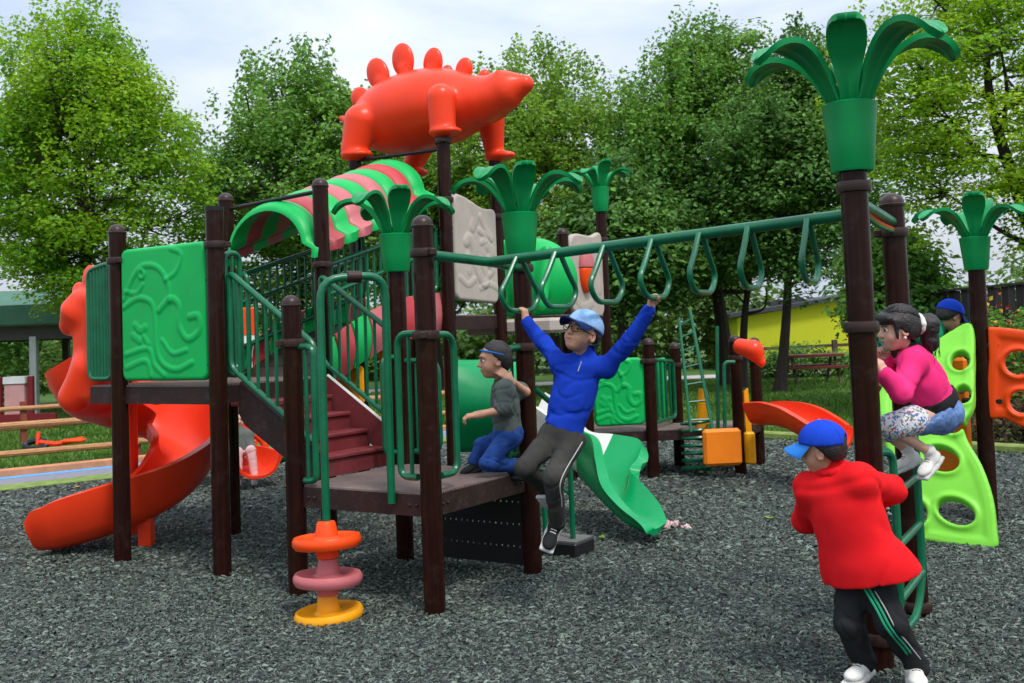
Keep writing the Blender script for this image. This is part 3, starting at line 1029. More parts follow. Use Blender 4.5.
# ------------------------------------------------ palms
palm(PLAY, pR1 + V(-0.005, 0, 0), zR1, hp(pR1, 105), 0.097, 0.128, 0.94, 6, rot=-1.87, jit=2, upright=(0,), azim=(0.0, 0.86, 1.75, 3.1, -1.85, -0.92), high=(1,))
palm(PLAY, pC, zC0, hp(pC, 214), 0.094, 0.128, 0.84, 7, rot=-1.60, jit=3, upright=(0,), azim=(0.25, 1.05, 1.9, 2.8, -2.5, -1.5, -0.55), high=(6,))
palm(PLAY, pD, zD0, hp(pD, 235), 0.094, 0.125, 0.80, 7, rot=-1.60, jit=4, upright=(0,), azim=(0.35, 1.1, 1.9, 2.8, -2.5, -1.5, -0.5), high=(6,))
palm(PLAY, pE2, zE0, hp(pE2, 188), 0.085, 0.11, 0.74, 7, rot=-1.2, jit=5)

# ------------------------------------------------ relief panels
def seg_d(P, a, b):
    ba = b - a
    t = np.clip(((P - a) @ ba) / (ba @ ba + 1e-9), 0, 1)
    return np.linalg.norm(P - a - t[..., None] * ba, axis=-1)
def relief(root, a, b, za, zb, th, m, strokes, name='relief_panel', res=110, rnd=0.06, wav=0.0, seed=0, label=None):
    """panel between plan points a,b; za=(bottom,top) at a; front side on the camera side"""
    d = b - a; Wd = np.linalg.norm(d[:2]); d = nrm(V(d[0], d[1], 0))
    n = V(d[1], -d[0], 0)
    if n @ (V(0, 0, 0) - a) < 0: n = -n
    H = 0.5 * ((za[1] - za[0]) + (zb[1] - zb[0]))
    nx = int(res * min(1, Wd / H) + 8); ny = res
    x = np.linspace(0, 1, nx); y = np.linspace(0, 1, ny)
    X, Y = np.meshgrid(x, y, indexing='ij')
    P = np.stack([X * Wd, Y * H], -1)
    half = V(Wd / 2, H / 2); q = P - half
    qq = np.abs(q) - (half - rnd)
    outc = (qq > 0).all(-1)
    ln = np.linalg.norm(np.maximum(qq, 0), axis=-1)
    k = np.where(outc & (ln > rnd), rnd / np.maximum(ln, 1e-9), 1)
    q2 = np.where(outc[..., None], np.sign(q) * ((half - rnd) + np.maximum(qq, 0) * k[..., None]), q)
    P2 = q2 + half
    if wav:
        P2[..., 1] += wav * (P2[..., 1] / H) ** 3 * np.sin(P2[..., 0] / Wd * 5 + 1.0)
    qq2 = np.abs(q2) - (half - rnd)
    dist = rnd - np.linalg.norm(np.maximum(qq2, 0), axis=-1) + np.minimum(qq2.max(-1), 0) * -1
    e = np.clip(dist / 0.028, 0, 1)
    h = th * (0.35 + 0.65 * np.sqrt(1 - (1 - e) ** 2))
    for pts, w, hh in strokes:
        pts = catmull(np.array(pts) * V(Wd, H), 6) if len(pts) > 2 else np.array(pts) * V(Wd, H)
        w = w * 1.6; hh = hh * 0.6
        dm = np.full(X.shape, 9.0)
        for i in range(len(pts) - 1):
            dm = np.minimum(dm, seg_d(P2, pts[i], pts[i + 1]))
        h = h + hh * np.clip(1.15 - (dm / w) ** 2, 0, 1) ** 0.7 * e
    g = np.random.default_rng(seed)
    base = a + 0 * d
    zlo = za[0] + (zb[0] - za[0]) * X; zhi = za[1] + (zb[1] - za[1]) * X
    Z = zlo + (zhi - zlo) * (P2[..., 1] / H)
    pos = base + P2[..., 0:1] * d
    pos[..., 2] = Z
    mb = MB()
    f = pos + n * h[..., None]; bk = pos - n * (th * (0.35 + 0.65 * np.sqrt(1 - (1 - e) ** 2)) * 0.6)[..., None]
    mb.slab(bk, f)
    return mb.build(name, m, root, sharp=75, label=label)
def arc(cx, cy, r, a0, a1, n=7, ry=None):
    return [(cx + r * math.cos(a), cy + (ry or r) * math.sin(a)) for a in np.linspace(a0, a1, n)]
DINO_STROKES = [
    ([(0.04, 0.56), (0.22, 0.62), (0.38, 0.58), (0.42, 0.45), (0.43, 0.25), (0.50, 0.13), (0.66, 0.08), (0.84, 0.13)], 0.014, 0.012),
    ([(0.04, 0.62), (0.16, 0.78), (0.28, 0.86), (0.46, 0.84), (0.58, 0.72), (0.60, 0.58)], 0.014, 0.012),
    ([(0.55, 0.74), (0.68, 0.80), (0.74, 0.92), (0.62, 0.97)], 0.012, 0.010),
    ([(0.47, 0.52), (0.60, 0.60), (0.70, 0.55), (0.70, 0.40), (0.80, 0.30), (0.93, 0.36), (0.92, 0.46), (0.82, 0.46)], 0.016, 0.013),
    ([(0.06, 0.68), (0.2, 0.66), (0.28, 0.72)], 0.012, 0.009),
    ([(0.50, 0.30), (0.62, 0.20), (0.78, 0.22)], 0.012, 0.010),
    (arc(0.27, 0.80, 0.03, 0, 6.28), 0.010, 0.014),
    ([(0.18, 0.42), (0.24, 0.38), (0.30, 0.40)], 0.018, 0.010),
    ([(0.15, 0.34), (0.23, 0.30)], 0.018, 0.009), ([(0.28, 0.33), (0.33, 0.28)], 0.014, 0.009),
    ([(0.06, 0.10), (0.30, 0.15), (0.36, 0.04)], 0.014, 0.010),
    ([(0.05, 0.20), (0.33, 0.24), (0.40, 0.12), (0.52, 0.04)], 0.013, 0.010),
]
ins = 0.075
dA = nrm(pP2 - pP1)
relief(PLAY, pP1 + dA * ins, pP2 - dA * ins, (hp(pP1, 381), hp(pP1, 251)), (hp(pP2, 380), hp(pP2, 240)), 0.035, M_GREEN, DINO_STROKES, seed=1)
STONE_STROKES = [
    ([(0.42, 0.98), (0.48, 0.84), (0.40, 0.74)], 0.035, 0.016),
    ([(0.60, 0.86), (0.72, 0.74), (0.84, 0.66)], 0.025, 0.018), ([(0.55, 0.72), (0.72, 0.66), (0.60, 0.60)], 0.022, 0.015),
    ([(0.25, 0.58), (0.32, 0.62), (0.42, 0.52), (0.46, 0.36), (0.62, 0.20), (0.70, 0.26), (0.58, 0.40)], 0.034, 0.022),
    ([(0.74, 0.58), (0.84, 0.52), (0.78, 0.42)], 0.034, 0.015),
    ([(0.70, 0.40), (0.86, 0.34), (0.76, 0.28)], 0.022, 0.014),
    ([(0.08, 0.22), (0.26, 0.16), (0.42, 0.22)], 0.02, 0.012), ([(0.55, 0.14), (0.78, 0.19), (0.95, 0.16)], 0.02, 0.012),
    ([(0.28, 0.44), (0.30, 0.30)], 0.03, 0.010),
]
dT = nrm(pT2 - pT1)
relief(PLAY, pT1 + dT * 0.08, pT2 - dT * 0.08, (hp(pT1, 300), hp(pT1, 196)), (hp(pT2, 304), hp(pT2, 208)), 0.045, M_GREYP, STONE_STROKES, rnd=0.08, wav=0.04, seed=2, label='grey stone look relief panel beside the dinosaur tower')
dE = nrm(pE2 - pE1)
relief(PLAY, pE1 + dE * 0.08, pE2 - dE * 0.08, (hp(pE1, 313), hp(pE1, 240)), (hp(pE2, 318), hp(pE2, 228)), 0.045, M_GREYP, [([(0.1, 0.2), (0.3, 0.1), (0.6, 0.15)], 0.03, 0.01), ([(0.85, 0.3), (0.9, 0.6)], 0.03, 0.012)], rnd=0.12, wav=0.05, seed=3, label='grey panel with an orange and pink egg')
def brackets(root, p, d, zs):
    for z in zs:
        b = MB(); b.box(up(p + d * 0.078, z), (0.026, 0.016, 0.022), (d, V(-d[1], d[0], 0), Zv), bev=0.005)
        b.lathe([(0.007, 0), (0.007, 0.022), (0.004, 0.025)], up(p + d * 0.082, z), axis=V(d[1], -d[0], 0) * (1 if (V(d[1], -d[0], 0) @ -p) > 0 else -1), n=8)
        b.build('panel_bracket', M_BLACKP, root)
brackets(PLAY, pP1, dA, (1.46, 2.02)); brackets(PLAY, pP2, -dA, (1.46, 2.06))
brackets(PLAY, pT1, dT, (2.0, 2.6)); brackets(PLAY, pT2, -dT, (2.0, 2.55))
for p_, q_ in ((pA, pB), (pB, pA), (pB, pC), (pC, pB)):
    d_ = nrm(q_ - p_); n_ = V(d_[1], -d_[0], 0)
    if n_ @ p_ > 0: n_ = -n_
    for k in (0.11, 0.16):
        b = MB(); b.lathe([(0.011, 0), (0.011, 0.005), (0.006, 0.010)], up(p_ + d_ * k + n_ * 0.0, Z_LOW - 0.065), axis=n_, n=8); b.build('bolt', M_CAP, PLAY)
# egg on the panel
eg = at(586, 270, 11.7)
nE = V(dE[1], -dE[0], 0)
AE = np.stack([dE, nE, Zv])
s = SDF(); s.ell(eg, (0.135, 0.09, 0.26), AE); s.cut(eg + Zv * 0.02, -Zv)
s.build('egg_top', M_PINK, 0.012, PLAY)
s = SDF(); s.ell(eg, (0.13, 0.085, 0.26), AE); s.cut(eg + Zv * 0.018, Zv)
s.build('egg_bottom', M_ORANGE, 0.012, PLAY)

# ------------------------------------------------ upper left deck barriers, roof rods
# barrier on the short extension left of P1 and behind
barrier(PLAY, pP1 - U * 0.08, pP1 - U * 0.36, (hp(pP1, 262), hp(pP1, 268)), (Z_UP + 0.06, Z_UP + 0.06), 6, rb=0.017)
barrier(PLAY, pP2 + W_ * 0.08, pP2 + W_ * 0.22, (2.25, 2.25), (1.38, 1.38), 1)
barrier(PLAY, pP3 + U * 0.08, pP3 + U * 0.24, (2.18, 2.18), (1.38, 1.38), 1)
b = MB(); b.tube([up(pP3, 2.74), up(pQ, hp(pQ, 191))], 0.018, 8); b.build('roof_rod', M_BLACKP, PLAY)
b = MB(); b.tube([up(pT0, hp(pT0, 161)), up(pT1, hp(pT1, 149))], 0.018, 8); b.build('roof_rod', M_BLACKP, PLAY)

# ------------------------------------------------ stairs between upper deck (P2-Q) and lower deck (A-D)
st = MB()
wA, wB = 0.10, 0.90                                       # along W_
topL = pP2 + W_ * 0.06; botL = pA + W_ * 0.06
nst = 4
run = 0.88
o0 = pP2 + W_ * 0.0
S_AX = (U, W_, Zv)
stair = None
risers = MB()
for i in range(nst + 1):
    x0 = run * i / (nst + 1)
    z = Z_UP - (Z_UP - Z_LOW) * (i + 1) / (nst + 1)
    c = o0 + U * (x0 + run / (nst + 1) / 2 + 0.02) + W_ * (SQ * 0.48)
    if i < nst + 0:
        m_ = MB()
        m_.box(up(c, z - 0.012), (run / (nst + 1) / 2 + 0.02, 0.415, 0.014), S_AX, bev=0.006)
        zr = (Z_UP - Z_LOW) / (nst + 1)
        cf = o0 + U * (x0 + run / (nst + 1) + 0.012) + W_ * (SQ * 0.48)
        m_.box(up(cf, z - 0.026 - zr / 2 + 0.004), (0.012, 0.41, zr / 2 - 0.008), S_AX)
        if stair is None:
            stair = m_.build('staircase', M_STAIR, PLAY, smooth=False)
        else:
            m_.build('step', M_STAIR, stair, smooth=False)
for w, mm_ in ((SQ * 0.48 - 0.44, M_BROWN), (SQ * 0.48 + 0.44, M_STAIR)):
    m_ = MB()
    a_ = o0 + W_ * w
    poly = [up(a_ + U * 0.11, Z_UP + 0.0), up(a_ + U * 0.14, Z_UP + 0.01), up(a_ + U * run, Z_LOW + 0.16), up(a_ + U * run, Z_LOW - 0.05), up(a_ + U * 0.17, Z_UP - 0.28), up(a_ + U * 0.11, Z_UP - 0.20)]
    m_.prism(poly, V(0, 0, 0), W_ * 0.022)
    m_.build('stringer', mm_, stair, smooth=False)
    e_ = MB(); e_.tube([up(a_ + U * 0.13 + W_ * 0.011, Z_UP + 0.02), up(a_ + U * run + W_ * 0.011, Z_LOW + 0.172)], 0.012, 6)
    e_.build('stringer_edge', M_WHITEP if w > 0.5 else M_BROWN, stair)
# stair railings
def stair_rail(w):
    mb = MB()
    a0 = o0 + W_ * w + U * 0.06; a1 = o0 + W_ * w + U * (run - 0.02)
    zt0, zt1, zb0, zb1 = Z_UP + 0.80, Z_LOW + 0.90, Z_UP + 0.13, Z_LOW + 0.24
    mb.tube([up(a0, zb0), up(a0, zt0), up(a1, zt1), up(a1, zb1)], 0.021, 10, closed=True, bend=0.06)
    for i in range(1, 9):
        t = i / 9
        q = a0 * (1 - t) + a1 * t
        mb.tube([up(q, zb0 + (zb1 - zb0) * t), up(q, zt0 + (zt1 - zt0) * t)], 0.0125, 8)
    mb.build('railing', M_PIPE, PLAY)
stair_rail(SQ * 0.48 - 0.455)
stair_rail(SQ * 0.48 + 0.475)

# ------------------------------------------------ lower deck loops
zh = Z_LOW + 0.10
loop_rail(PLAY, pA, U, zh - 0.06, hp(pA, 347), 0.13, 1)
loop_rail(PLAY, pB, -U, zh, hp(pB, 333), 0.17, 1)
loop_rail(PLAY, pB, W_, zh, hp(pB, 335), 0.22, 0)
loop_rail(PLAY, pC, -W_, zh - 0.04, hp(pC, 347), 0.20, 0)
loop_rail(PLAY, pD, -W_, zh, Z_LOW + 0.78, 0.14, 1)
loop_rail(PLAY, pD, U, zh, Z_LOW + 0.75, 0.30, 2)
loop_rail(PLAY, pC, -U, zh, Z_LOW + 0.75, 0.12, 1)

# ------------------------------------------------ pod climber (pole with three discs)
pS = gnd(329, 618); pS = up(pS, 0)
zt = hp(pS, 279)
edge = pB - U * (SQ * 0.26)
b = MB()
b.tube([up(pS, 0.05), up(pS, zt), up(edge - 0.02 * W_, zt + 0.02), up(edge - 0.02 * W_, Z_LOW - 0.06)], 0.024, 12, bend=0.13)
POD = b.build('pod_climber', M_PIPE, PLAY)
b = MB(); b.lathe([(0.03, -0.045), (0.036, -0.04), (0.036, 0.04), (0.03, 0.045)], (up(pS, zt) + up(edge, zt + 0.02)) / 2, axis=edge - pS, n=14)
b.build('clamp', M_BROWN, POD)
def pod(zc, m, lbl, hole=False, tilt=(0.0, 0.0)):
    b = MB()
    R_ = 0.200
    prof = [(0.03, -0.10), (0.062, -0.095), (0.066, -0.045), (0.10, -0.042), (R_ * 0.93, -0.034), (R_, -0.012), (R_ * 1.0, 0.012), (R_ * 0.95, 0.030), (R_ * 0.88, 0.031), (R_ * 0.80, 0.020), (0.085, 0.016), (0.068, 0.03), (0.056, 0.10), (0.05, 0.112), (0.028, 0.115)]
    b.lathe(prof, up(pS, zc), axis=(tilt[0], tilt[1], 1), n=40)
    b.build('disc_step', m, POD, label=lbl)
pod(hp(pS, 541), M_ORANGE, 'top orange disc step', tilt=(-0.03, 0.05))
pod(hp(pS, 578), M_PINK, 'middle faded pink disc step', tilt=(0.02, 0.03))
pod(hp(pS, 616) + 0.01, M_YELLOW, 'bottom yellow disc step', tilt=(-0.07, -0.02))

# ------------------------------------------------ monkey bars
J0 = pB + W_ * (SQ / 2) + U * 0.10
zJ = hp(J0, 262)
J1 = J0 + U * 2.36
zJ1 = zJ + 0.10
b = MB()
b.tube([up(J0, zJ), up(J1, zJ1)], 0.031, 14)
b.tube([up(pB, hp(pB, 254)), up(J0 - U * 0.0, zJ)], 0.030, 12)
b.tube([up(pC, hp(pC, 264) - 0.03), up(J0, zJ)], 0.030, 12)
b.tube([up(J1, zJ1), up(pR1 + V(-0.004, 0, 0), zJ1 + 0.02)], 0.030, 12)
b.tube([up(J1, zJ1), up(pR2 + V(-0.013, 0, 0), zJ1 - 0.02)], 0.030, 12)
BEAM = b.build('overhead_beam', M_PIPE, PLAY)
RINGS = []
for i in range(7):
    t = (0.222, 0.50, 0.826, 1.134, 1.423, 1.703, 2.025)[i]
    c = up(J0 + U * t, zJ + 0.10 * t / 2.36)
    dv = nrm(W_ + U * (0.03 - 0.02 * i))
    w = 0.222
    pts = [c + dv * 0.028 + Zv * 0.0, c + dv * w * 0.62 - Zv * 0.14, c + dv * w - Zv * 0.225, c + dv * w * 0.62 - Zv * 0.325, c - dv * w * 0.62 - Zv * 0.325, c - dv * w - Zv * 0.225, c - dv * w * 0.62 - Zv * 0.14, c - dv * 0.028]
    b = MB(); b.tube(pts, 0.0165, 10, bend=0.07)
    b.build('hanging_ring', M_PIPE, BEAM)
    RINGS.append(c - Zv * 0.325)
# coloured strap tied between the beam end and the far ladder post
b = MB()
for k, (col, dz) in enumerate((((0.35, 0.20, 0.02), 0.0), ((0.02, 0.15, 0.05), -0.02), ((0.5, 0.02, 0.02), 0.012))):
    p0 = up(pR1 + V(0.03, 0.05, 0), hp(pR1, 205) + dz); p1 = up(pR2, hp(pR2, 231) + dz * 0.4)
    b.tube(catmull([p0, (p0 + p1) / 2 + V(0, 0, -0.02), p1], 6), 0.009, 6, mi=k)
b.build('strap', [mat('strap_gold', (0.30, 0.17, 0.02), 0.8), mat('strap_green', (0.02, 0.15, 0.05), 0.8), mat('strap_red', (0.5, 0.03, 0.02), 0.8)], PLAY)

# ladder between R1 and R2
b = MB()
l1 = pR1 + U * 0.06 + W_ * 0.20; l2 = pR2 + U * 0.07 - W_ * 0.14
b.tube([up(pR1 + W_ * 0.05, 0.98), up(l1, 0.98), up(l1, 0.30), up(l1 - U * 0.02, 0.12), up(pR1 + W_ * 0.05, 0.10)], 0.020, 10, bend=0.10)
LAD = b.build('ladder', M_PIPE, PLAY)
b = MB(); b.tube([up(pR2 - W_ * 0.05, 0.98), up(l2, 0.98), up(l2, 0.25), up(l2 - U * 0.02 - W_ * 0.08, 0.06), up(pR1 + W_ * 0.12, 0.03)], 0.020, 10, bend=0.10); b.build('stile', M_PIPE, LAD)
for z in (0.27, 0.52, 0.77):
    r_ = MB(); r_.tube([up(l1, z), up(l2, z)], 0.019, 10); r_.build('rung', M_PIPE, LAD)

# ------------------------------------------------ perforated step riser and low step block
d_ = nrm(pC - pD)
q0 = pD + d_ * 0.30 + W_ * 0.03; q1 = pC - d_ * 0.02 + W_ * 0.03
Lq = np.linalg.norm(q1 - q0)
b = MB()
rows = [0.16, 0.31, 0.46]
zc = [0.03] + rows + [0.60]
hh_ = 0.007
zlast = 0.04
for r0 in rows + [None]:
    ztop_ = (r0 - hh_) if r0 else Z_LOW - 0.14
    b.box(up((q0 + q1) / 2, (zlast + ztop_) / 2), (Lq / 2, 0.006, (ztop_ - zlast) / 2), (d_, W_, Zv))
    if r0:
        x = 0.0
        n_ = 15
        for i in range(n_ + 1):
            c0 = 0 if i == 0 else (i - 0.5 + 0.5) * Lq / (n_ + 1) + 0.008
            c1 = Lq if i == n_ else (i + 1) * Lq / (n_ + 1) - 0.008
            b.box(up(q0 + d_ * (c0 + c1) / 2, r0), ((c1 - c0) / 2, 0.006, hh_), (d_, W_, Zv))
        zlast = r0 + hh_
b.build('perforated_riser', M_BLACKP, PLAY, smooth=False)
b = MB()
s0 = up(gnd(551, 556), 0) + W_ * 0.12
b.box(up(s0, 0.05), (0.22, 0.14, 0.055), S_AX, bev=0.012)
STEPB = b.build('low_step', M_BLACKP, PLAY, smooth=False)
b = MB(); b.box(up(s0, 0.110), (0.21, 0.13, 0.006), S_AX); b.build('tread_surface', mat('grey_tread', (0.13, 0.13, 0.125), 0.7, 0.2, 8, 0.4, 120, dirt=0.3), STEPB, smooth=False)
b = MB()
b.tube([up(s0 + U * 0.13 - W_ * 0.02, 0.10), up(s0 + U * 0.13 - W_ * 0.02, 0.98), up(pC + W_ * 0.08 + U * 0.02, 1.22)], 0.020, 10, bend=0.12)
b.tube([up(s0 - U * 0.10 - W_ * 0.02, 0.10), up(s0 - U * 0.10 - W_ * 0.02, 0.60)], 0.020, 10)
b.tube([up(s0 - U * 0.10 - W_ * 0.02, 0.60), up(s0 + U * 0.13 - W_ * 0.02, 0.42)], 0.014, 8)
b.build('handrail', M_PIPE, PLAY)

# ------------------------------------------------ ramp with striped roof from the upper left deck to the tower
rA0, rA1 = pP3 + U * 0.10, pQ - U * 0.10
rB0, rB1 = pT0 + U * 0.10, pT1 - U * 0.10
def ramp_pt(t, s):
    return (rA0 * (1 - t) + rB0 * t) * (1 - s) + (rA1 * (1 - t) + rB1 * t) * s
RAMP = None
nb = 9
for i in range(nb):
    t0, t1 = i / nb, (i + 0.94) / nb
    z0, z1 = Z_UP + (Z_TOW - Z_UP) * t0, Z_UP + (Z_TOW - Z_UP) * t1
    arch = lambda t: 0.12 * math.sin(PI * t)
    b = MB()
    top = np.array([[up(ramp_pt(t0, s), z0 + arch(t0)) for s in (0, 1)], [up(ramp_pt(t1, s), z1 + arch(t1)) for s in (0, 1)]])
    b.slab(top - Zv * 0.04, top)
    o = b.build('ramp_bridge' if RAMP is None else 'plank', M_BROWN, PLAY if RAMP is None else RAMP, smooth=False)
    if RAMP is None: RAMP = o
# striped curved side boards along both sides of the ramp
cols = [M_GREEN, M_CRIM, M_GREEN, M_PINK]
for s in (0.0, 1.0):
    for i in range(8):
        t0, t1 = (i + 0.06) / 8, (i + 0.94) / 8
        b = MB()
        g0 = []
        for t in np.linspace(t0, t1, 4):
            row = []
            zb = Z_UP + (Z_TOW - Z_UP) * t + 0.12 * math.sin(PI * t)
            for h in np.linspace(0, 1, 7):
                bulge = 0.045 * math.sin(PI * h)
                p = ramp_pt(t, s) + U * (bulge if s else -bulge)
                row.append(up(p, zb - 0.16 + 0.38 * h))
            g0.append(row)
        g0 = np.array(g0)
        off = U * (0.02 if s else -0.02)
        if s: b.slab(g0, g0 + off)
        else: b.slab(g0 + off, g0)
        b.build('side_board', cols[i % 4], RAMP, sharp=60)
# ramp handrails
for s in (0.0, 1.0):
    a_, e_ = ramp_pt(0.02, s), ramp_pt(0.98, s)
    barrier(PLAY, a_, e_, (Z_UP + 0.86, Z_TOW + 0.84), (Z_UP + 0.25, Z_TOW + 0.25), 17)
    b = MB(); b.tube([up(a_, Z_UP + 0.62), up(e_, Z_TOW + 0.62)], 0.018, 8); b.build('handrail', M_PIPE, PLAY)
# roof bands
nbands = 9
band_cols = [M_GREEN, mat('roof_pink_dark', (0.40, 0.06, 0.07), 0.42, 0.1, 4, dirt=0.1), M_GREEN, M_PINK, M_GREEN, M_PINK, M_GREEN, M_CRIM, M_GREEN, M_PINK]
zr0, zr1 = 2.37, 2.97
ROOF = None
for i in range(nbands):
    t0, t1 = -0.05 + 0.95 * i / nbands, -0.05 + 0.95 * (i + 1.0) / nbands
    b = MB()
    outer, inner = [], []
    for j, t in enumerate(np.linspace(t0, t1, 7)):
        x = (t - t0) / (t1 - t0)
        bulge = 0.028 * math.sin(PI * x)
        zt_ = zr0 + (zr1 - zr0) * t
        c = ramp_pt(t, 0.5); wv = (ramp_pt(t, 1.0) - ramp_pt(t, 0.0)) * 0.5
        wl = np.linalg.norm(wv); wd = wv / wl
        ro, ri = [], []
        for a in np.linspace(-0.18, PI + 0.18, 25):
            rad = 0.44
            hgt = 0.36
            e_ = 1.25 if (a < 0 or a > PI) else 1.0
            q = c + wd * (-math.cos(a)) * (rad + bulge) * e_
            zz = zt_ + math.sin(a) * (hgt + bulge) * (1.4 if math.sin(a) < 0 else 1)
            ro.append(up(q, zz))
            q2 = c + wd * (-math.cos(a)) * (rad - 0.03) * e_
            ri.append(up(q2, zt_ + math.sin(a) * (hgt - 0.03) * (1.4 if math.sin(a) < 0 else 1)))
        outer.append(ro); inner.append(ri)
    b.slab(np.array(outer), np.array(inner))
    o = b.build('tunnel_roof' if ROOF is None else 'roof_band', band_cols[i], PLAY if ROOF is None else ROOF, sharp=60)
    if ROOF is None: ROOF = o
# leaf shaped tips hanging at the low end
for sgn in (-1,):
    c = ramp_pt(-0.05, 0.5 + 0.5 * sgn)
    b = MB()
    g0 = []
    for k, t in enumerate(np.linspace(0, 1, 7)):
        w = 0.16 * (1 - t ** 1.6) + 0.004
        row = []
        for x in np.linspace(-1, 1, 5):
            p = c + U * sgn * (0.02 + 0.10 * t) + W_ * (x * w - 0.10 * t)
            row.append(up(p, zr0 - 0.06 - 0.22 * t))
        g0.append(row)
    g0 = np.array(g0)
    b.slab(g0, g0 + U * 0.02 * sgn) if sgn < 0 else b.slab(g0 + U * 0.02, g0)
    b.build('roof_tip', M_GREEN, ROOF)

# yellow crawl panel under the ramp and a crimson one
yp = at(350, 385, 8.9)
b = MB(); b.box(yp, (0.15, 0.03, 0.16), S_AX, bev=0.02); b.box(yp + V(-0.12, 0, -0.14), (0.10, 0.03, 0.12), S_AX, bev=0.02)
b.build('yellow_panel', M_YELLOW, PLAY)
b = MB(); b.box(at(384, 385, 9.3), (0.03, 0.03, 0.32), S_AX, bev=0.01)
b.build('yellow_edge', M_YELLOW, PLAY)

# ------------------------------------------------ slides
def sweep_trough(path, hl, hr, w, th=0.035, n=17, lip=0.05, tw=None):
    """path (m,3); hl/hr wall heights left/right of travel; w half width"""
    path = np.asarray(path); m = len(path)
    hl = np.broadcast_to(hl, m); hr = np.broadcast_to(hr, m); w = np.broadcast_to(w, m)
    T = np.gradient(path, axis=0); T /= np.linalg.norm(T, axis=1)[:, None]
    ins_, out_ = [], []
    for i in range(m):
        lat = nrm(np.cross(Zv, T[i]))                    # left of travel
        nu = nrm(np.cross(T[i], lat))
        if tw is not None:
            a = tw[i]; lat, nu = lat * math.cos(a) + nu * math.sin(a), nu * math.cos(a) - lat * math.sin(a)
        ri, ro = [], []
        for s in np.linspace(-1, 1, n):
            x = w[i] * np.sign(s) * (1 - (1 - abs(s)) ** 1.6)
            h = (hr[i] if s < 0 else hl[i])
            y = h * abs(s) ** 2.6
            ri.append(path[i] + lat * (-x if False else x) * 1.0 + nu * y)
        ri = np.array(ri)
        # outer offset
        tg = np.gradient(ri, axis=0); tg /= np.linalg.norm(tg, axis=1)[:, None] + 1e-9
        nn = np.cross(tg, T[i]); nn /= np.linalg.norm(nn, axis=1)[:, None] + 1e-9
        if nn[n // 2] @ nu > 0: nn = -nn
        f = np.ones(n) * th
        f[0] = f[-1] = lip; f[1] = f[-2] = lip * 0.9
        ro = ri + nn * f[:, None]
        ins_.append(ri); out_.append(ro)
    return np.array(ins_), np.array(out_)

# red spiral slide
E0 = (pP1 + pP3) / 2
path = catmull([up(E0 - U * 0.30, 1.30), up(E0 - U * 0.72, 1.27), V(-3.66, 8.98, 1.08), V(-3.70, 9.40, 0.94), V(-3.35, 9.66, 0.76), V(-2.98, 9.44, 0.58), V(-2.90, 9.03, 0.40), V(-3.03, 8.62, 0.25), V(-3.33, 8.39, 0.14), V(-3.60, 8.34, 0.075), V(-3.74, 8.35, 0.065)], 9)
m_ = len(path)
hl = np.interp(np.linspace(0, 1, m_), [0, 0.12, 0.25, 0.45, 0.8, 0.95, 1], [0.28, 0.33, 0.36, 0.42, 0.40, 0.32, 0.24])
hr = np.interp(np.linspace(0, 1, m_), [0, 0.15, 0.8, 1], [0.30, 0.24, 0.22, 0.20])
i_, o_ = sweep_trough(path, hl, hr, 0.27, th=0.03, lip=0.055)
b = MB(); b.slab(o_, i_)
SPIRAL = b.build('spiral_slide', M_RED, PLAY, sharp=60)
b = MB(); b.tube([V(-3.34, 9.02, 0), V(-3.34, 9.02, 1.15)], 0.075, 16); b.build('centre_pole', M_RED, SPIRAL)
b = MB(); b.bar(V(-3.02, 8.50, 0.0), V(-3.02, 8.50, 0.30), 0.10, 0.10, up=(0, 1, 0)); b.build('support_leg', M_RED, SPIRAL)
hc = E0 - U * 0.60
s = SDF()
for sg in (-1, 1):
    q = hc + W_ * 0.40 * sg
    s.box(up(q, 1.62), (0.13, 0.06, 0.44), S_AX, rnd=0.055, k=0.05)
    s.cone(up(q - U * 0.12, 1.90), up(q - U * 0.20, 1.80), 0.13, 0.09, k=0.08)
    s.cone(up(q, 1.45), up(q - U * 0.16, 1.22), 0.11, 0.13, k=0.08)
s.box(up(hc, 2.0), (0.15, 0.44, 0.10), S_AX, rnd=0.09, k=0.06)
s.ell(up(hc - U * 0.20, 1.90), (0.15, 0.34, 0.12), S_AX, k=0.08)
s.ell(up(hc - W_ * 0.36 + U * 0.02, 2.15), (0.10, 0.05, 0.13), S_AX, k=0.03)
s.ell(up(hc - W_ * 0.36 - U * 0.14, 2.06), (0.07, 0.05, 0.09), S_AX, k=0.03)
s.ell(up(hc + W_ * 0.30, 2.13), (0.10, 0.06, 0.11), S_AX, k=0.03)
s.build('slide_hood', M_RED, 0.02, SPIRAL)

# green wave slide behind the blue shirt: left rim, floor line and far rim of each station
def loft_trough(st, th=0.05, lip=0.085, n=19, sub_=6):
    Ls, Fs, Rs = (catmull(np.array([s_[k] for s_ in st]), sub_) for k in range(3))
    I = []
    for L_, F_, R_ in zip(Ls, Fs, Rs):
        row = []
        for s_ in np.linspace(-1, 1, n):
            sp = np.sign(s_) * (1 - (1 - abs(s_)) ** 1.25)
            b_ = L_ * (0.5 - 0.5 * sp) + R_ * (0.5 + 0.5 * sp)
            row.append(b_ + (F_ - (L_ + R_) / 2) * (1 - abs(sp) ** 2.4))
        I.append(row)
    I = np.array(I)
    du = np.gradient(I, axis=0); dv = np.gradient(I, axis=1)
    N = np.cross(du, dv); N /= np.linalg.norm(N, axis=2)[..., None] + 1e-9
    m2 = I.shape[0] // 2
    if (N[m2, n // 2] @ Zv) > 0: N = -N
    f = np.full(n, th); f[0] = f[-1] = lip; f[1] = f[-2] = lip * 0.95
    return I, I + N * f[None, :, None]
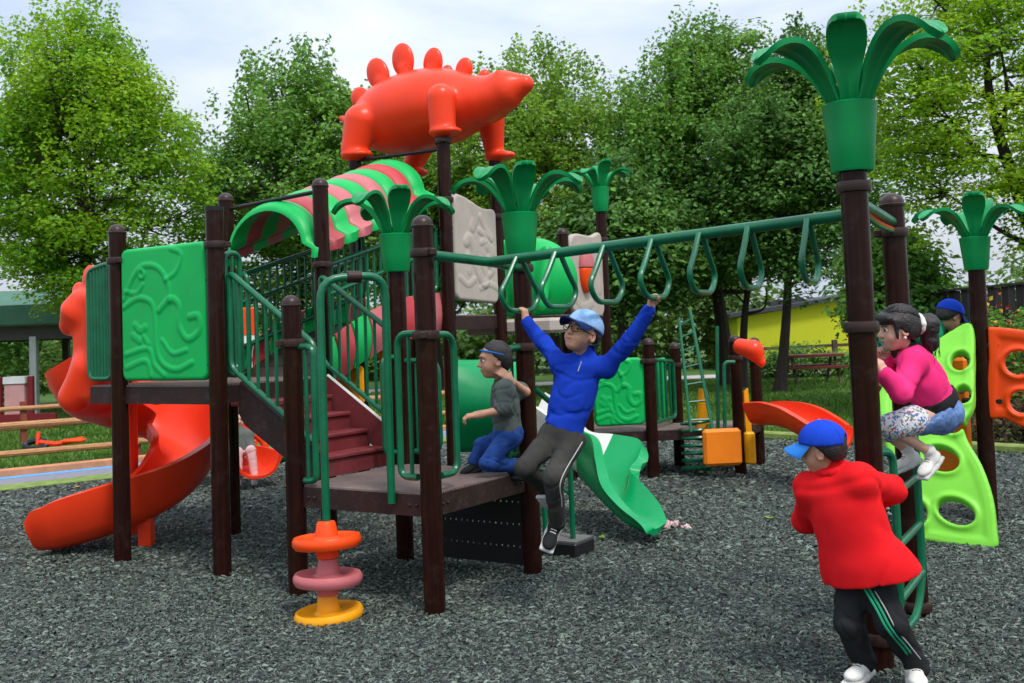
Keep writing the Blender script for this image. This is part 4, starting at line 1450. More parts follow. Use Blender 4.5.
ST = [(at(520, 395, 9.2), at(522, 430, 9.3), at(545, 392, 9.5)), (at(545, 412, 8.95), at(548, 446, 9.05), at(570, 408, 9.25)),
      (at(566, 426, 8.75), at(570, 462, 8.85), at(588, 430, 9.02)), (at(584, 431, 8.60), at(587, 474, 8.68), at(613, 434, 8.90)),
      (at(599, 440, 8.45), at(600, 487, 8.50), at(640, 440, 8.78)), (at(605, 463, 8.30), at(611, 498, 8.35), at(638, 457, 8.62)),
      (at(612, 486, 8.15), at(621, 508, 8.20), at(630, 470, 8.44)), (at(627, 506, 8.00), at(634, 517, 8.05), at(646, 487, 8.24)),
      (at(643, 520, 7.88), at(648, 523, 7.92), at(661, 506, 8.04)), (at(654, 528, 7.80), at(658, 528, 7.84), at(667, 522, 7.93))]
i_, o_ = loft_trough(ST[3:]); b = MB(); b.slab(o_, i_); WAVE = b.build('wave_slide', M_SLIDEG, PLAY, sharp=70)
i_, o_ = loft_trough(ST[:4], th=0.03, lip=0.04); b = MB(); b.slab(o_, i_); b.build('white_section', M_WHITEP, WAVE, sharp=70)
# tall curved green slide wall behind the kneeling boy
b = MB()
g0 = []
for x in np.linspace(0, 1, 14):
    row = []
    for h in np.linspace(0, 1, 14):
        p = at(458 + 62 * x, 452 - 92 * h, 8.2 - 0.35 * math.sin(PI * h) * (0.5 + 0.5 * x) + 0.15 * x)
        row.append(p)
    g0.append(row)
g0 = np.array(g0)
b.slab(g0 + V(0, 0.05, 0), g0); b.build('curved_wall', M_SLIDEG, PLAY, sharp=60)

# green tunnel bulge between the tower and the egg panel
tc_ = at(533, 282, 10.9)
s = SDF()
s.ell(tc_, (0.50, 0.34, 0.46), S_AX, k=0.05)
for k in (-0.2, 0.05, 0.3):
    s.cone(tc_ + U * k + Zv * 0.30 - W_ * 0.2, tc_ + U * k - Zv * 0.25 - W_ * 0.34, 0.06, k=0.06)
s.box(tc_ + Zv * 0.30 - U * 0.20, (0.20, 0.28, 0.15), S_AX, rnd=0.1, k=0.08)
s.cut(tc_ - Zv * 0.36, -Zv)
s.build('tunnel_hood', M_GREEN, 0.02, PLAY)
b = MB(); b.box(tc_ - Zv * 0.46 - W_ * 0.22, (0.52, 0.30, 0.075), S_AX, bev=0.03); b.build('tunnel_base', M_GREYP, PLAY)
b = MB(); b.box(at(553, 285, 11.2), (0.03, 0.04, 0.34), S_AX, bev=0.02); b.build('red_edge', M_RED, PLAY)

# ------------------------------------------------ dinosaur
AX = np.stack([U, W_, Zv])
s = SDF()
bc = at(422, 110, 10.30)
s.ell(bc, (0.74, 0.42, 0.40), AX, k=0.05)
s.ell(at(400, 118, 10.45), (0.55, 0.40, 0.36), AX, k=0.1)
s.cone(at(455, 108, 10.1), at(490, 98, 9.90), 0.29, 0.20, k=0.12)
s.cone(at(486, 101, 9.92), at(505, 93, 9.80), 0.215, 0.175, k=0.08)
s.cone(at(503, 86, 9.80), at(525, 84, 9.72), 0.15, 0.085, k=0.06)
s.cone(at(508, 92, 9.80), at(521, 90, 9.74), 0.10, 0.06, k=0.05)
s.cone(at(500, 79, 9.72), at(497, 70, 9.70), 0.03, 0.012, k=0.03)
s.cone(at(507, 79, 9.95), at(505, 72, 9.95), 0.03, 0.012, k=0.03)
s.ell(at(513, 80, 9.72), (0.035, 0.03, 0.025), AX, k=0.02)
# legs
s.cone(at(441, 98, 9.66), up(pT1, zT[1] + 0.10), 0.135, 0.125, k=0.08)
s.ell(up(pT1, zT[1] + 0.035) + U * 0.03, (0.165, 0.14, 0.045), AX, k=0.03)
s.cone(at(490, 112, 10.35), up(pT2, zT[2] + 0.08), 0.15, 0.095, k=0.06)
s.ell(up(pT2, zT[2] + 0.04) + U * 0.07, (0.17, 0.11, 0.05), AX, k=0.03)
s.cone(at(362, 122, 10.25), up(pT0, zT[0] + 0.10), 0.18, 0.135, k=0.05)
s.ell(up(pT0, zT[0] + 0.035) + U * 0.03, (0.17, 0.145, 0.05), AX, k=0.03)
s.cone(at(425, 140, 10.95), up(pT3, zT[3] + 0.08), 0.14, 0.10, k=0.05)
s.ell(up(pT3, zT[3] + 0.04) + U * 0.07, (0.16, 0.10, 0.045), AX, k=0.03)
s.cone(at(362, 125, 10.60), at(349, 122, 10.65), 0.16, 0.06, k=0.06)
s.cone(at(350, 122, 10.65), at(341, 118, 10.68), 0.055, 0.028, k=0.03)
DINO = s.build('dinosaur_figure', M_RED, 0.019, PLAY, label='bright red stegosaur like dinosaur standing on the tower posts')
for (x, y, w, h, tl, Y) in ((361, 99, 20, 28, -42, 10.5), (378, 74, 24, 36, -27, 10.42), (403, 60, 24, 36, -12, 10.32), (433, 63, 21, 32, 6, 10.2), (464, 70, 18, 26, 14, 10.08), (447, 74, 13, 19, 8, 10.5), (484, 77, 12, 16, 22, 10.35)):
    k = Y / FPX
    c = at(x, y, Y)
    a = R(tl)
    ez_ = Zv * math.cos(a) + U * math.sin(a); ex_ = U * math.cos(a) - Zv * math.sin(a)
    s = SDF(); s.ell(c, (w * k * 0.56, 0.055, h * k * 0.5), np.stack([ex_, W_, ez_]), k=0.02)
    s.cone(c - ez_ * h * k * 0.3, c - ez_ * h * k * 0.75, 0.06, 0.085, k=0.05)
    s.build('back_plate', M_RED, 0.014, DINO)
b = MB()
for Y, x in ((9.68, 512), (9.92, 517)):
    b.lathe([(0.0, 0.02), (0.018, 0.012), (0.022, 0.0)], at(x, 80.5, Y), axis=(0.1, -1, 0.2), n=10)
b.build('eye', M_EYED, DINO)
# ================================================================== SECOND SMALL STRUCTURE
f1, f2, f3, f4 = gnd(654, 478), gnd(680, 467), gnd(741, 474), gnd(760, 465)
f0 = f1 + (f1 - f3) * 0.72 + V(0, 0.05, 0)
for p in (f0, f1, f2, f3, f4): p[2] = 0
SMALL = thing('play_structure', 'small low play structure in the back with a green relief panel and orange slide', 'playground structure', up((f1 + f3) / 2, 0))
ZF = hp(f1, 431)
for p, py in ((f1, 339), (f2, 343), (f3, 336), (f4, 338)):
    post(SMALL, p, hp(p, py + 5), 'dome', [hp(p, py + 22)])
post(SMALL, f0, hp(f1, 345), 'dome', [])
fb = f0 + (f2 - f1) * 1.0
d1 = nrm(f3 - f1); n1 = V(-d1[1], d1[0], 0)
deck(SMALL, [f0, f3 + d1 * 0.05, f4 + d1 * 0.05, f0 + n1 * 1.2], ZF, 0.11)
dd = nrm(f1 - f0)
relief(SMALL, f0 + dd * 0.07, f1 - dd * 0.07, (hp(f0, 427), hp(f0, 359)), (hp(f1, 424), hp(f1, 357)), 0.035, M_GREEN, DINO_STROKES, seed=4, res=80)
de = nrm(f2 - f1); le = np.linalg.norm(f2 - f1)
barrier(SMALL, f1 + de * 0.08, f2 - de * 0.08, (hp(f1, 360), hp(f2, 361)), (ZF + 0.08, ZF + 0.08), 4, rb=0.016)
b = MB(); b.box((f1 + f2) / 2 + Zv * (ZF + 0.40) + n1 * 0.5, (le * 0.42, 0.02, 0.34), (de, V(-de[1], de[0], 0), Zv), bev=0.015); b.build('back_panel', M_GREEN, SMALL)
# handles on the open side
hq = at(718, 430, 11.2)
b = MB(); b.tube([at(718, 432, 11.1), at(717, 326, 11.1)], 0.02, 8); b.tube([at(735, 362, 11.0), at(724, 362, 11.0), at(725, 432, 11.0), at(733, 430, 11.0)], 0.02, 8, bend=0.1)
b.build('handrail', M_PIPE, SMALL)
# yellow and orange panels
b = MB(); b.prism([at(697, 432, 11.3), at(699, 389, 11.3), at(707, 389, 11.3), at(714, 432, 11.3)], V(0, 0, 0), V(0, 0.05, 0)); b.build('yellow_fin', M_YELLOW, SMALL)
b = MB(); b.prism([at(746, 432, 11.3), at(744, 392, 11.3), at(748, 388, 11.3), at(752, 432, 11.3)], V(0, 0, 0), V(0, 0.05, 0)); b.build('yellow_fin', M_YELLOW, SMALL)
b = MB(); b.box(at(722, 447, 10.9), (0.20, 0.05, 0.19), (d1, n1, Zv), bev=0.03)
b.build('orange_panel', mat('amber_plastic', (0.85, 0.22, 0.012), 0.4, 0.1, 3, dirt=0.1), SMALL)
b = MB(); b.box(at(750, 448, 11.1), (0.055, 0.04, 0.17), (d1, n1, Zv), bev=0.02); b.build('yellow_panel', M_YELLOW, SMALL)
# orange slide to the right
pth = catmull([at(760, 422, 11.0), at(778, 422, 10.8), at(797, 427, 10.5), at(813, 436, 10.25), at(828, 446, 10.05), at(840, 450, 9.95)], 8)
i_, o_ = sweep_trough(pth, 0.20, 0.22, 0.19, th=0.035, lip=0.055)
b = MB(); b.slab(o_, i_); OS = b.build('slide', M_RED, SMALL, sharp=60)
s = SDF()
hb = at(750, 353, 10.95)
s.cone(hb + V(-0.08, 0.05, 0.07), hb + V(0.03, -0.03, 0.03), 0.085, 0.10, k=0.05)
s.cone(hb + V(0.03, -0.03, 0.03), hb + V(0.10, -0.05, -0.10), 0.09, 0.05, k=0.05)
s.build('slide_hood', M_RED, 0.018, OS)
# coil climber
b = MB()
cc = up(gnd(698, 476), 0)
tt = np.linspace(0, 1, 130)
b.tube([cc + V(0.15 * math.cos(2 * PI * 7 * t), 0.15 * math.sin(2 * PI * 7 * t), 0.05 + (ZF + 0.05) * t) for t in tt], 0.019, 6)
b.tube([cc + V(0.1, 0.1, 0), cc + V(0.1, 0.1, ZF)], 0.018, 8)
b.build('coil_climber', M_PIPE, SMALL)
# rung ladder leaning up out of the deck
b = MB()
a0, a1 = at(691, 432, 11.0), at(679, 318, 11.6); c0, c1 = at(713, 432, 11.0), at(690, 311, 11.6)
b.tube([c0, c1], 0.02, 8)
LD = b.build('ladder', M_PIPE, SMALL)
b = MB(); b.tube([a0, a1], 0.016, 8); b.build('stile', M_PIPE, LD)
for t in (0.1, 0.25, 0.4, 0.55, 0.7, 0.82, 0.93):
    r_ = MB(); r_.tube([a0 * (1 - t) + a1 * t, c0 * (1 - t) + c1 * t], 0.012, 6); r_.build('rung', M_PIPE, LD)

# ================================================================== CLIMBING PANELS (right)
pG = gnd(990, 521); pG[2] = 0
CLIMB = thing('climbing_wall', 'lime green curved climbing wall with oval holes and an orange panel on a brown palm post', 'climbing wall', pG)
zG = hp(pG, 270)
post(CLIMB, pG, zG + 0.05, None, [], lean=(0.012, 0))
palm(CLIMB, pG + V(0.012, 0, 0), zG, hp(pG, 238), 0.088, 0.118, 0.82, 7, rot=-1.95, jit=7)
PB = gnd(960, 545); PB[2] = 0
ny_ = nrm(W_ * 0.90 + Zv * 1.5)
nz_ = nrm(np.cross(U, ny_))
if nz_[1] > 0: nz_ = -nz_
AXP = np.stack([U, ny_, nz_])
def onp(px, py, P0=PB, n=nz_, A=AXP):
    d = ray(px, py)
    t = ((P0 - CAM) @ n) / (d @ n)
    return A[:2] @ (CAM + d * t - P0)
out_px = [(922, 541), (916, 515), (905, 490), (893, 465), (884, 435), (880, 405), (886, 388), (905, 366), (930, 344), (955, 326), (967, 321), (973, 327), (975, 360), (976, 400), (974, 416), (966, 430), (970, 446), (984, 470), (994, 500), (997, 530), (995, 549), (960, 547)]
poly = catmull(np.array([onp(*p) for p in out_px]), 3)
holes = [(961, 363, 12, 15, 0.2), (965, 400, 10, 13, 0.2), (956, 430, 11, 13, 0.3), (944, 464, 22, 15, -0.4), (957, 514, 23, 14, -0.35), (920, 516, 10, 14, 0.1)]
def poly_sdf(X, P):
    d = np.full(X.shape[:-1], 1e9); s = np.ones(X.shape[:-1])
    n = len(P)
    for i in range(n):
        a, b_ = P[i], P[(i + 1) % n]
        d = np.minimum(d, seg_d(X, a, b_))
        c1 = X[..., 1] >= a[1]; c2 = X[..., 1] < b_[1]
        e = b_ - a; w = X - a
        c3 = e[0] * w[..., 1] > e[1] * w[..., 0]
        s = np.where((c1 & c2 & c3) | (~c1 & ~c2 & ~c3), -s, s)
    return d * s
def hole_panel(root, name, poly, holes, A, P0, th, m, h=0.014, curve=None, label=None):
    lo, hi = poly.min(0) - 0.06, poly.max(0) + 0.06
    nx, ny2 = int((hi[0] - lo[0]) / h), int((hi[1] - lo[1]) / h)
    nz2 = int((2 * th + 0.10) / h) + 2
    xs = lo[0] + h * np.arange(nx); ys = lo[1] + h * np.arange(ny2); zs = -th - 0.05 + h * np.arange(nz2)
    X2 = np.stack(np.meshgrid(xs, ys, indexing='ij'), -1)
    d2 = poly_sdf(X2, poly)
    T = np.full(d2.shape, th)
    T = T - 0.012 * np.clip((-d2 - 0.06) / 0.03, 0, 1)            # raised border
    for hx, hy, rx, ry, an in holes:
        q = X2 - V(hx, hy)
        c, s_ = math.cos(an), math.sin(an)
        q = np.stack([q[..., 0] * c + q[..., 1] * s_, -q[..., 0] * s_ + q[..., 1] * c], -1)
        k0 = np.linalg.norm(q / V(rx, ry), axis=-1); k1 = np.linalg.norm(q / V(rx, ry) ** 2, axis=-1) + 1e-9
        dh = k0 * (k0 - 1) / k1
        T = T + 0.022 * np.exp(-((dh - 0.018) / 0.02) ** 2)
        d2 = smax(d2, -dh, 0.012)
    Fz = np.abs(zs)[None, None, :] - T[..., None]
    F = smax(np.repeat(d2[..., None], nz2, 2), Fz, 0.02).astype(np.float32)
    F[0] = F[-1] = 0.2; F[:, 0] = F[:, -1] = 0.2; F[..., 0] = F[..., -1] = 0.2
    v, f = surface_nets(F, V(lo[0], lo[1], zs[0]), h)
    if curve is not None: v = curve(v)
    return mesh_np(name, v @ A + P0, f, m, root, True, None, None, label)
hl_ = []
for x, y, rx, ry, a in holes:
    c = onp(x, y); k = 1 / (FPX / 7.4)
    hl_.append((c[0], c[1], rx * k * 0.80, ry * k * 0.85, a))
def bow(v):
    v = v.copy(); t = np.clip(v[:, 1] / 1.6, 0, 1.1)
    v[:, 2] += 0.10 * np.sin(PI * t) - 0.03
    return v
hole_panel(CLIMB, 'climbing_panel', poly, hl_, AXP, PB, 0.045, M_LIME, curve=bow)
# orange panel right of the post
AXO = np.stack([U, Zv, -W_])
P0o = pG + U * 0.06
def ono(px, py): return onp(px, py, P0o, W_, AXO)
op = catmull(np.array([ono(988, 327), ono(1006, 328), ono(1035, 333), ono(1052, 345), ono(1054, 400), ono(1048, 432), ono(1025, 428), ono(1004, 418), ono(990, 418), ono(986, 395), ono(989, 360)]), 3)
kk = 8.0 / FPX
ho = [(*ono(1019, 363), 13 * kk, 12 * kk, 0.1), (*ono(1022, 402), 11 * kk, 11 * kk, 0.1)]
hole_panel(CLIMB, 'climbing_panel', op, ho, AXO, P0o, 0.04, M_ORANGE, label='orange climbing panel with round holes right of the post')
for zz in (hp(pG, 346), hp(pG, 401)):
    b = MB(); b.box(up(pG, zz), (0.15, 0.035, 0.022), S_AX, bev=0.01); b.tube([up(pG - U * 0.15, zz), up(pG + U * 0.15, zz)], 0.026, 10); b.build('panel_clamp', M_BLACKP, CLIMB)
# amber panel behind the lime wall
q0 = pG - U * 0.12 + W_ * 0.25
b = MB(); b.box(up(q0 - U * 0.34, 0.72), (0.32, 0.03, 0.55), S_AX, bev=0.03); b.build('amber_panel', MATS['amber_plastic'], CLIMB)

# ================================================================== BACKGROUND THINGS
# --- picnic shelter
Ysh = 25.0
SH = thing('picnic_shelter', 'open picnic shelter with a green metal roof and white columns', 'shelter', up(at(-20, 400, Ysh), 0))
def z_at(px, py, Y): return at(px, py, Y)[2]
xl, xr = at(-150, 320, Ysh)[0], at(92, 320, Ysh)[0]
ze, zf, zr_ = z_at(35, 337, Ysh), z_at(35, 322, Ysh), z_at(35, 307, Ysh)
b = MB()
b.slab(np.array([[(xl, Ysh - 0.3, zf), (xl, Ysh + 2.4, zf + 0.9), (xl, Ysh + 5, zf)], [(xr, Ysh - 0.3, zf), (xr, Ysh + 2.4, zf + 0.9), (xr, Ysh + 5, zf)]]) - V(0, 0, 0.06), np.array([[(xl, Ysh - 0.3, zf), (xl, Ysh + 2.4, zf + 0.9), (xl, Ysh + 5, zf)], [(xr, Ysh - 0.3, zf), (xr, Ysh + 2.4, zf + 0.9), (xr, Ysh + 5, zf)]]))
b.box(V((xl + xr) / 2, Ysh - 0.32, (zf + zr_) / 2), ((xr - xl) / 2, 0.03, (zr_ - zf) / 2 + 0.05))
b.build('roof', mat('green_metal_roof', (0.045, 0.14, 0.085), 0.5, 0.15, 2), SH, smooth=False)
b = MB(); b.box(V((xl + xr) / 2, Ysh - 0.05, zf - 0.03), ((xr - xl) / 2, 0.06, 0.05)); b.build('gutter', mat('pale_trim', (0.42, 0.41, 0.39), 0.6), SH, smooth=False)
b = MB()
for y_ in (Ysh + 0.1, Ysh + 4.6): b.box(V((xl + xr) / 2, y_, (ze + zf) / 2 - 0.06), ((xr - xl) / 2 - 0.1, 0.08, (zf - ze) / 2))
for x_ in np.linspace(xl, xr, 7): b.box(V(x_, Ysh + 2.4, (ze + zf) / 2), (0.06, 2.2, (zf - ze) / 2 - 0.03))
b.build('roof_beam', mat('grey_beam', (0.085, 0.075, 0.070), 0.8), SH, smooth=False)
for px in (-95, 34, 66):
    for y_ in ((Ysh + 0.1,) if px == 34 else (Ysh + 4.6,)):
        x_ = at(px, 340, y_)[0]
        b = MB(); b.box(V(x_, y_, ze / 2), (0.085, 0.085, ze / 2 + 0.02), bev=0.01); b.build('column', mat('white_column', (0.55, 0.56, 0.54), 0.6) if px == 34 else MATS['grey_beam'], SH, smooth=False)
# --- red play house, by the shelter
b_ = at(14, 408, 21)
PHS = thing('play_house', 'small red play house with a pale pink front under the shelter', 'play house', up(b_, 0))
zt_ = z_at(14, 376, 21)
b = MB(); b.box(V(b_[0], 21.2, zt_ * 0.42), (0.20, 0.18, zt_ * 0.42)); b.build('wall', mat('faded_pink', (0.5, 0.26, 0.25), 0.7), PHS, smooth=False)
b = MB(); b.box(V(b_[0], 21.2, zt_ * 0.92), (0.22, 0.2, 0.07)); b.build('roof', mat('pale_roof', (0.6, 0.6, 0.58), 0.6), PHS, smooth=False)
for dx in (-0.34, 0.30):
    b = MB(); b.box(V(b_[0] + dx, 21.1, 0.45), (0.05, 0.05, 0.62)); b.build('post', mat('oxblood', (0.16, 0.012, 0.015), 0.6), PHS, smooth=False)
b = MB(); b.box(V(b_[0] + 0.1, 21.0, 0.16), (0.75, 0.05, 0.16)); b.build('base_board', MATS['oxblood'], PHS, smooth=False)
# --- rail fences on the left
def rail_fence(label, o, t0, t1, zs, step, r=0.045, m=M_WOOD, group='wooden rail fences'):
    root = thing('rail_fence', label, 'fence', lpt((t0 + t1) / 2, o, 0), group)
    n = int((t1 - t0) / step)
    for k in range(n + 1):
        q = lpt(t0 + step * k, o)
        b = MB(); b.box(up(q, max(zs) / 2 + 0.04), (0.05, 0.05, max(zs) / 2 + 0.07), (EDLv, NLv, Zv), bev=0.01); b.build('fence_post', mat('red_wood', (0.22, 0.055, 0.03), 0.8, 0.2, 4), root, smooth=False)
    for z in zs:
        b = MB()
        g = np.random.default_rng(int(z * 100))
        for k in range(n):
            b.tube([lpt(t0 + step * k, o - 0.06, z + g.normal(0, 0.008)), lpt(t0 + step * (k + 1), o - 0.06, z + g.normal(0, 0.008))], r, 8)
        b.build('rail', m, root)
    return root
EDLv, NLv = V(EDL[0], EDL[1], 0), V(NL[0], NL[1], 0)
rail_fence('low pale wood fence of two round rails just behind the lilac path', 2.3, -3.2, 7.6, (0.23, 0.59), 2.7)
rail_fence('farther wooden rail fence on the lawn in front of the shelter', 6.2, -4.5, 9.0, (0.30, 0.62), 3.0, 0.04)
# --- ride-on toy lying on the lawn
q = at(46, 426, 16.6); q[2] = 0
TOY = thing('ride_on_toy', 'red ride-on toy with a black wheel lying on the lawn', 'toy', q)
b = MB(); b.tube([q + V(0.17 * math.cos(a) - 0.16, 0.05 * math.sin(a), 0.10 + 0.06 * math.sin(a)) for a in np.linspace(0, 2 * PI, 20, endpoint=False)], 0.05, 8, closed=True); b.build('wheel', M_BLACKP, TOY)
b = MB(); b.tube([q + V(-0.1, 0, 0.14), q + V(0.15, 0, 0.10), q + V(0.55, 0.1, 0.16)], 0.04, 8); b.tube([q + V(-0.14, 0, 0.1), q + V(-0.14, 0.05, 0.30)], 0.03, 8); b.build('frame', M_RED, TOY)
b = MB(); b.box(q + V(0.42, 0.05, 0.14), (0.16, 0.09, 0.03), bev=0.02); b.build('seat', M_ORANGE, TOY)
# --- second spiral slide far left behind the first
S2 = thing('spiral_slide', 'second smaller red spiral slide farther back on the left', 'slide', up(gnd(243, 478), 0))
pth = catmull([at(262, 395, 13.4), at(232, 400, 13.6), at(195, 412, 13.0), at(184, 440, 12.2), at(205, 462, 11.9), at(240, 470, 11.8), at(258, 476, 11.4)], 8)
hl2 = np.interp(np.linspace(0, 1, len(pth)), [0, 1], [0.28, 0.24])
i_, o_ = sweep_trough(pth, hl2, hl2 + 0.1, 0.24, th=0.03, lip=0.05)
b = MB(); b.slab(o_, i_); b.build('chute', M_RED, S2, sharp=60)
b = MB(); q = at(235, 440, 12.6); b.tube([up(q, 0), up(q, 0.95)], 0.07, 12); b.build('centre_pole', M_RED, S2)
s = SDF(); ex = gnd(250, 477); ex = up(ex, 0)
for a in np.linspace(0, 2 * PI, 17)[:-1]:
    p0 = ex + V(0.20 * math.cos(a), 0.02, 0.27 + 0.24 * math.sin(a)); a2 = a + 2 * PI / 16
    s.cone(p0, ex + V(0.20 * math.cos(a2), 0.02, 0.27 + 0.24 * math.sin(a2)), 0.045, k=0.01)
s.build('exit_rim', M_RED, 0.014, S2)
# --- red and white striped drum
q = up(gnd(248, 440), 0); q = at(248, 400, 15.5)
DR = thing('striped_tower', 'red and white striped round tower behind the stair railing', 'play tower', up(q, 0))
z0_, z1_, z2_, z3_ = 0, z_at(248, 385, 15.5), z_at(248, 335, 15.5), z_at(248, 309, 15.5)
b = MB(); b.lathe([(0.165, 0.0), (0.165, z1_)], up(q, 0), n=24); b.build('lower_band', M_RED, DR)
b = MB(); b.lathe([(0.16, z1_ + 0.002), (0.16, z2_)], up(q, 0), n=24); b.build('white_band', M_WHITEP, DR)
b = MB(); b.lathe([(0.17, z2_ + 0.002), (0.17, z3_), (0.15, z3_ + 0.02)], up(q, 0), n=24); b.build('top_band', M_RED, DR)
# --- green sandbox lid / turtle on the mulch
q = up(gnd(281, 462), 0)
SB = thing('sandbox', 'low green shell shaped sandbox behind the stairs', 'sandbox', q)
s = SDF(); s.ell(q + V(0, 0.2, 0.10), (0.42, 0.35, 0.14), k=0.02); s.cut(q + V(0, 0, 0.12), Zv); s.build('base', M_PALM, 0.02, SB)
s = SDF(); s.ell(q + V(0, 0.2, 0.15), (0.40, 0.34, 0.17), k=0.02); s.cut(q + V(0, 0, 0.15), -Zv); s.build('lid', M_GREEN, 0.02, SB)
# --- orange bumper boards beyond
b = MB(); q = at(262, 438, 14.6); b.box(up(q, 0.14), (0.7, 0.05, 0.12), (EDLv, NLv, Zv), bev=0.02)
o = b.build('bumper_board', M_ORANGE, None); tag(o, 'orange bumper board on the ground behind the green sandbox', 'board')

# --- yellow green building and grey roof
Yb = 36.0
xl, xr = at(738, 340, Yb)[0], at(905, 320, Yb)[0]
BLD = thing('building', 'long yellow green building wall with a dark grey roof behind the trees', 'building', (0.5 * (xl + xr), Yb, 0))
b = MB()
zl, zr2 = z_at(735, 318, Yb), z_at(850, 294, Yb)
b.prism([V(xl, Yb, -0.03), V(xr, Yb, -0.03), V(xr, Yb, zr2 + 0.1), V(xl, Yb, zl)], V(0, 0, 0), V(0, 6, 0))
b.build('wall', mat('lime_wall', (0.50, 0.53, 0.022), 0.9, 0.06, 0.6, 0.15, 8), BLD, smooth=False)
b = MB()
b.prism([V(xl - 0.3, Yb - 0.3, zl + 0.004), V(xr + 0.3, Yb - 0.3, zr2 + 0.104), V(xr + 0.3, Yb - 0.3, zr2 + 0.25), V(xl - 0.3, Yb - 0.3, zl + 0.15)], V(0, 0, 0), V(0, 6.6, 0))
b.prism([V(at(778, 310, Yb)[0], Yb + 1.0, zl + 0.2), V(at(812, 305, Yb)[0], Yb + 1.0, zl + 0.2), V(at(812, 305, Yb)[0], Yb + 1.0, z_at(812, 296, Yb)), V(at(778, 310, Yb)[0], Yb + 1.0, z_at(778, 301, Yb))], V(0, 0, 0), V(0, 3, 0))
b.build('roof', mat('dark_roof', (0.05, 0.052, 0.058), 0.8), BLD, smooth=False)
# --- split rail fence in front of it
Yf = 31.2
SF = thing('rail_fence', 'dark split rail fence along the far path in front of the yellow building', 'fence', (8, Yf, 0), 'wooden rail fences')
x0, x1 = at(748, 360, Yf)[0], at(1000, 350, Yf)[0]
for x_ in np.arange(x0, x1, 2.6):
    b = MB(); b.box(V(x_, Yf, 0.48), (0.07, 0.07, 0.52)); b.build('fence_post', mat('grey_wood', (0.09, 0.06, 0.045), 0.9), SF, smooth=False)
for z in (0.42, 0.80):
    b = MB(); b.bar(V(x0 - 0.3, Yf, z), V(x1, Yf, z + 0.1), 0.05, 0.09); b.build('rail', MATS['grey_wood'], SF, smooth=False)
# --- board fence right
Yw = 17.5
BF = thing('board_fence', 'tall dark grey fence of vertical boards on the right', 'fence', at(970, 340, Yw) * V(1, 1, 0))
pa, pb_ = at(862, 320, 20.5), at(1080, 310, 15.5)
d = pb_ - pa; d[2] = 0; Lf = np.linalg.norm(d); d = nrm(d); nn = V(d[1], -d[0], 0)
zt0, zt1 = at(900, 297, 19.5)[2], at(1020, 284, 16.7)[2]
ftop = lambda t: zt0 + (zt1 - zt0) * t
b = MB(); n = int(Lf / 0.15)
g = np.random.default_rng(3)
for k in range(n):
    t = (k + 0.5) / n
    q = pa + d * Lf * t + nn * (0.012 * (k % 2))
    h = ftop(t) + g.normal(0, 0.006)
    b.box(up(q, h / 2), (0.068, 0.010, h / 2), (d, nn, Zv))
b.build('board', mat('weathered_boards', (0.062, 0.052, 0.052), 0.9, 0.3, 2, 0.3, 20, stretch=(9, 9, 0.8), island=0.35), BF, smooth=False)
b = MB(); b.bar(up(pa + nn * 0.04, zt0 + 0.02), up(pb_ + nn * 0.04, zt1 + 0.02), 0.10, 0.035); b.build('cap_rail', MATS['weathered_boards'], BF, smooth=False)
# --- bench on the lawn
q = at(812, 372, 27)
BE = thing('picnic_table', 'dark red picnic table on the far lawn', 'table', up(q, 0))
b = MB(); b.box(up(q, 0.70), (0.75, 0.35, 0.035)); b.build('tabletop', mat('red_table', (0.14, 0.03, 0.022), 0.7), BE, smooth=False)
for dy in (-0.55, 0.55):
    b = MB(); b.box(up(q, 0.42) + V(0, dy, 0), (0.75, 0.12, 0.03)); b.build('seat', MATS['red_table'], BE, smooth=False)
for dx in (-0.55, 0.55):
    b = MB()
    for s_ in (-1, 1): b.bar(up(q, 0) + V(dx, 0.6 * s_, 0), up(q, 0.68) + V(dx, 0.15 * s_, 0), 0.05, 0.08)
    b.bar(up(q, 0.40) + V(dx, -0.6, 0), up(q, 0.40) + V(dx, 0.6, 0), 0.05, 0.06)
    b.build('leg', MATS['grey_wood'], BE, smooth=False)
# --- bushes
def bush(px, py, Y, rx, rz, lm, label, flowers=None, seed=1, name='bush', group=None, leaf=0.09):
    g = np.random.default_rng(seed)
    c = up(at(px, py, Y), -0.03)
    root = thing(name, label, 'bush', c, group)
    n = 70
    C = c + g.normal(size=(n, 3)) * V(rx * 0.45, rx * 0.4, 0) + V(0, 0, 1) * (rz * g.uniform(0.15, 0.9, n))[:, None]
    P, F = leaf_cloud(C, np.full((n, 3), rx * 0.2), 40, leaf, g)
    mesh_np('foliage', P, F, lm, root, smooth=False)
    b = MB()
    for i in range(6):
        b.tube([c, C[i * 5]], [0.02, 0.008], 5)
    b.build('stem', M_TRUNK, root)
    if flowers:
        for k, (fm, cnt) in enumerate(flowers):
            sel = C[g.integers(0, n, cnt)] + V(0, -rx * 0.2, rz * 0.1)
            P, F = leaf_cloud(sel, np.full((cnt, 3), rx * 0.22), 5, 0.07, g, 0.3)
            mesh_np('blossom', P, F, fm, root, smooth=False)
    return root
F_RED = mat('flower_red', (0.35, 0.03, 0.02), 0.7); F_YEL = mat('flower_yellow', (0.6, 0.38, 0.03), 0.7)
bush(1012, 330, 13.5, 0.55, 1.75, LM_MID, 'leafy bush with red and yellow flowers behind the orange panel', [(F_RED, 26), (F_YEL, 22)], 31, leaf=0.07, name='flowering_bush')
bush(1015, 430, 13.0, 0.75, 0.42, leafmat('leaf_reddish', (0.10, 0.03, 0.025), (0.06, 0.10, 0.03)), 'low reddish ground plants under the orange panel at the kerb', None, 32, leaf=0.07)
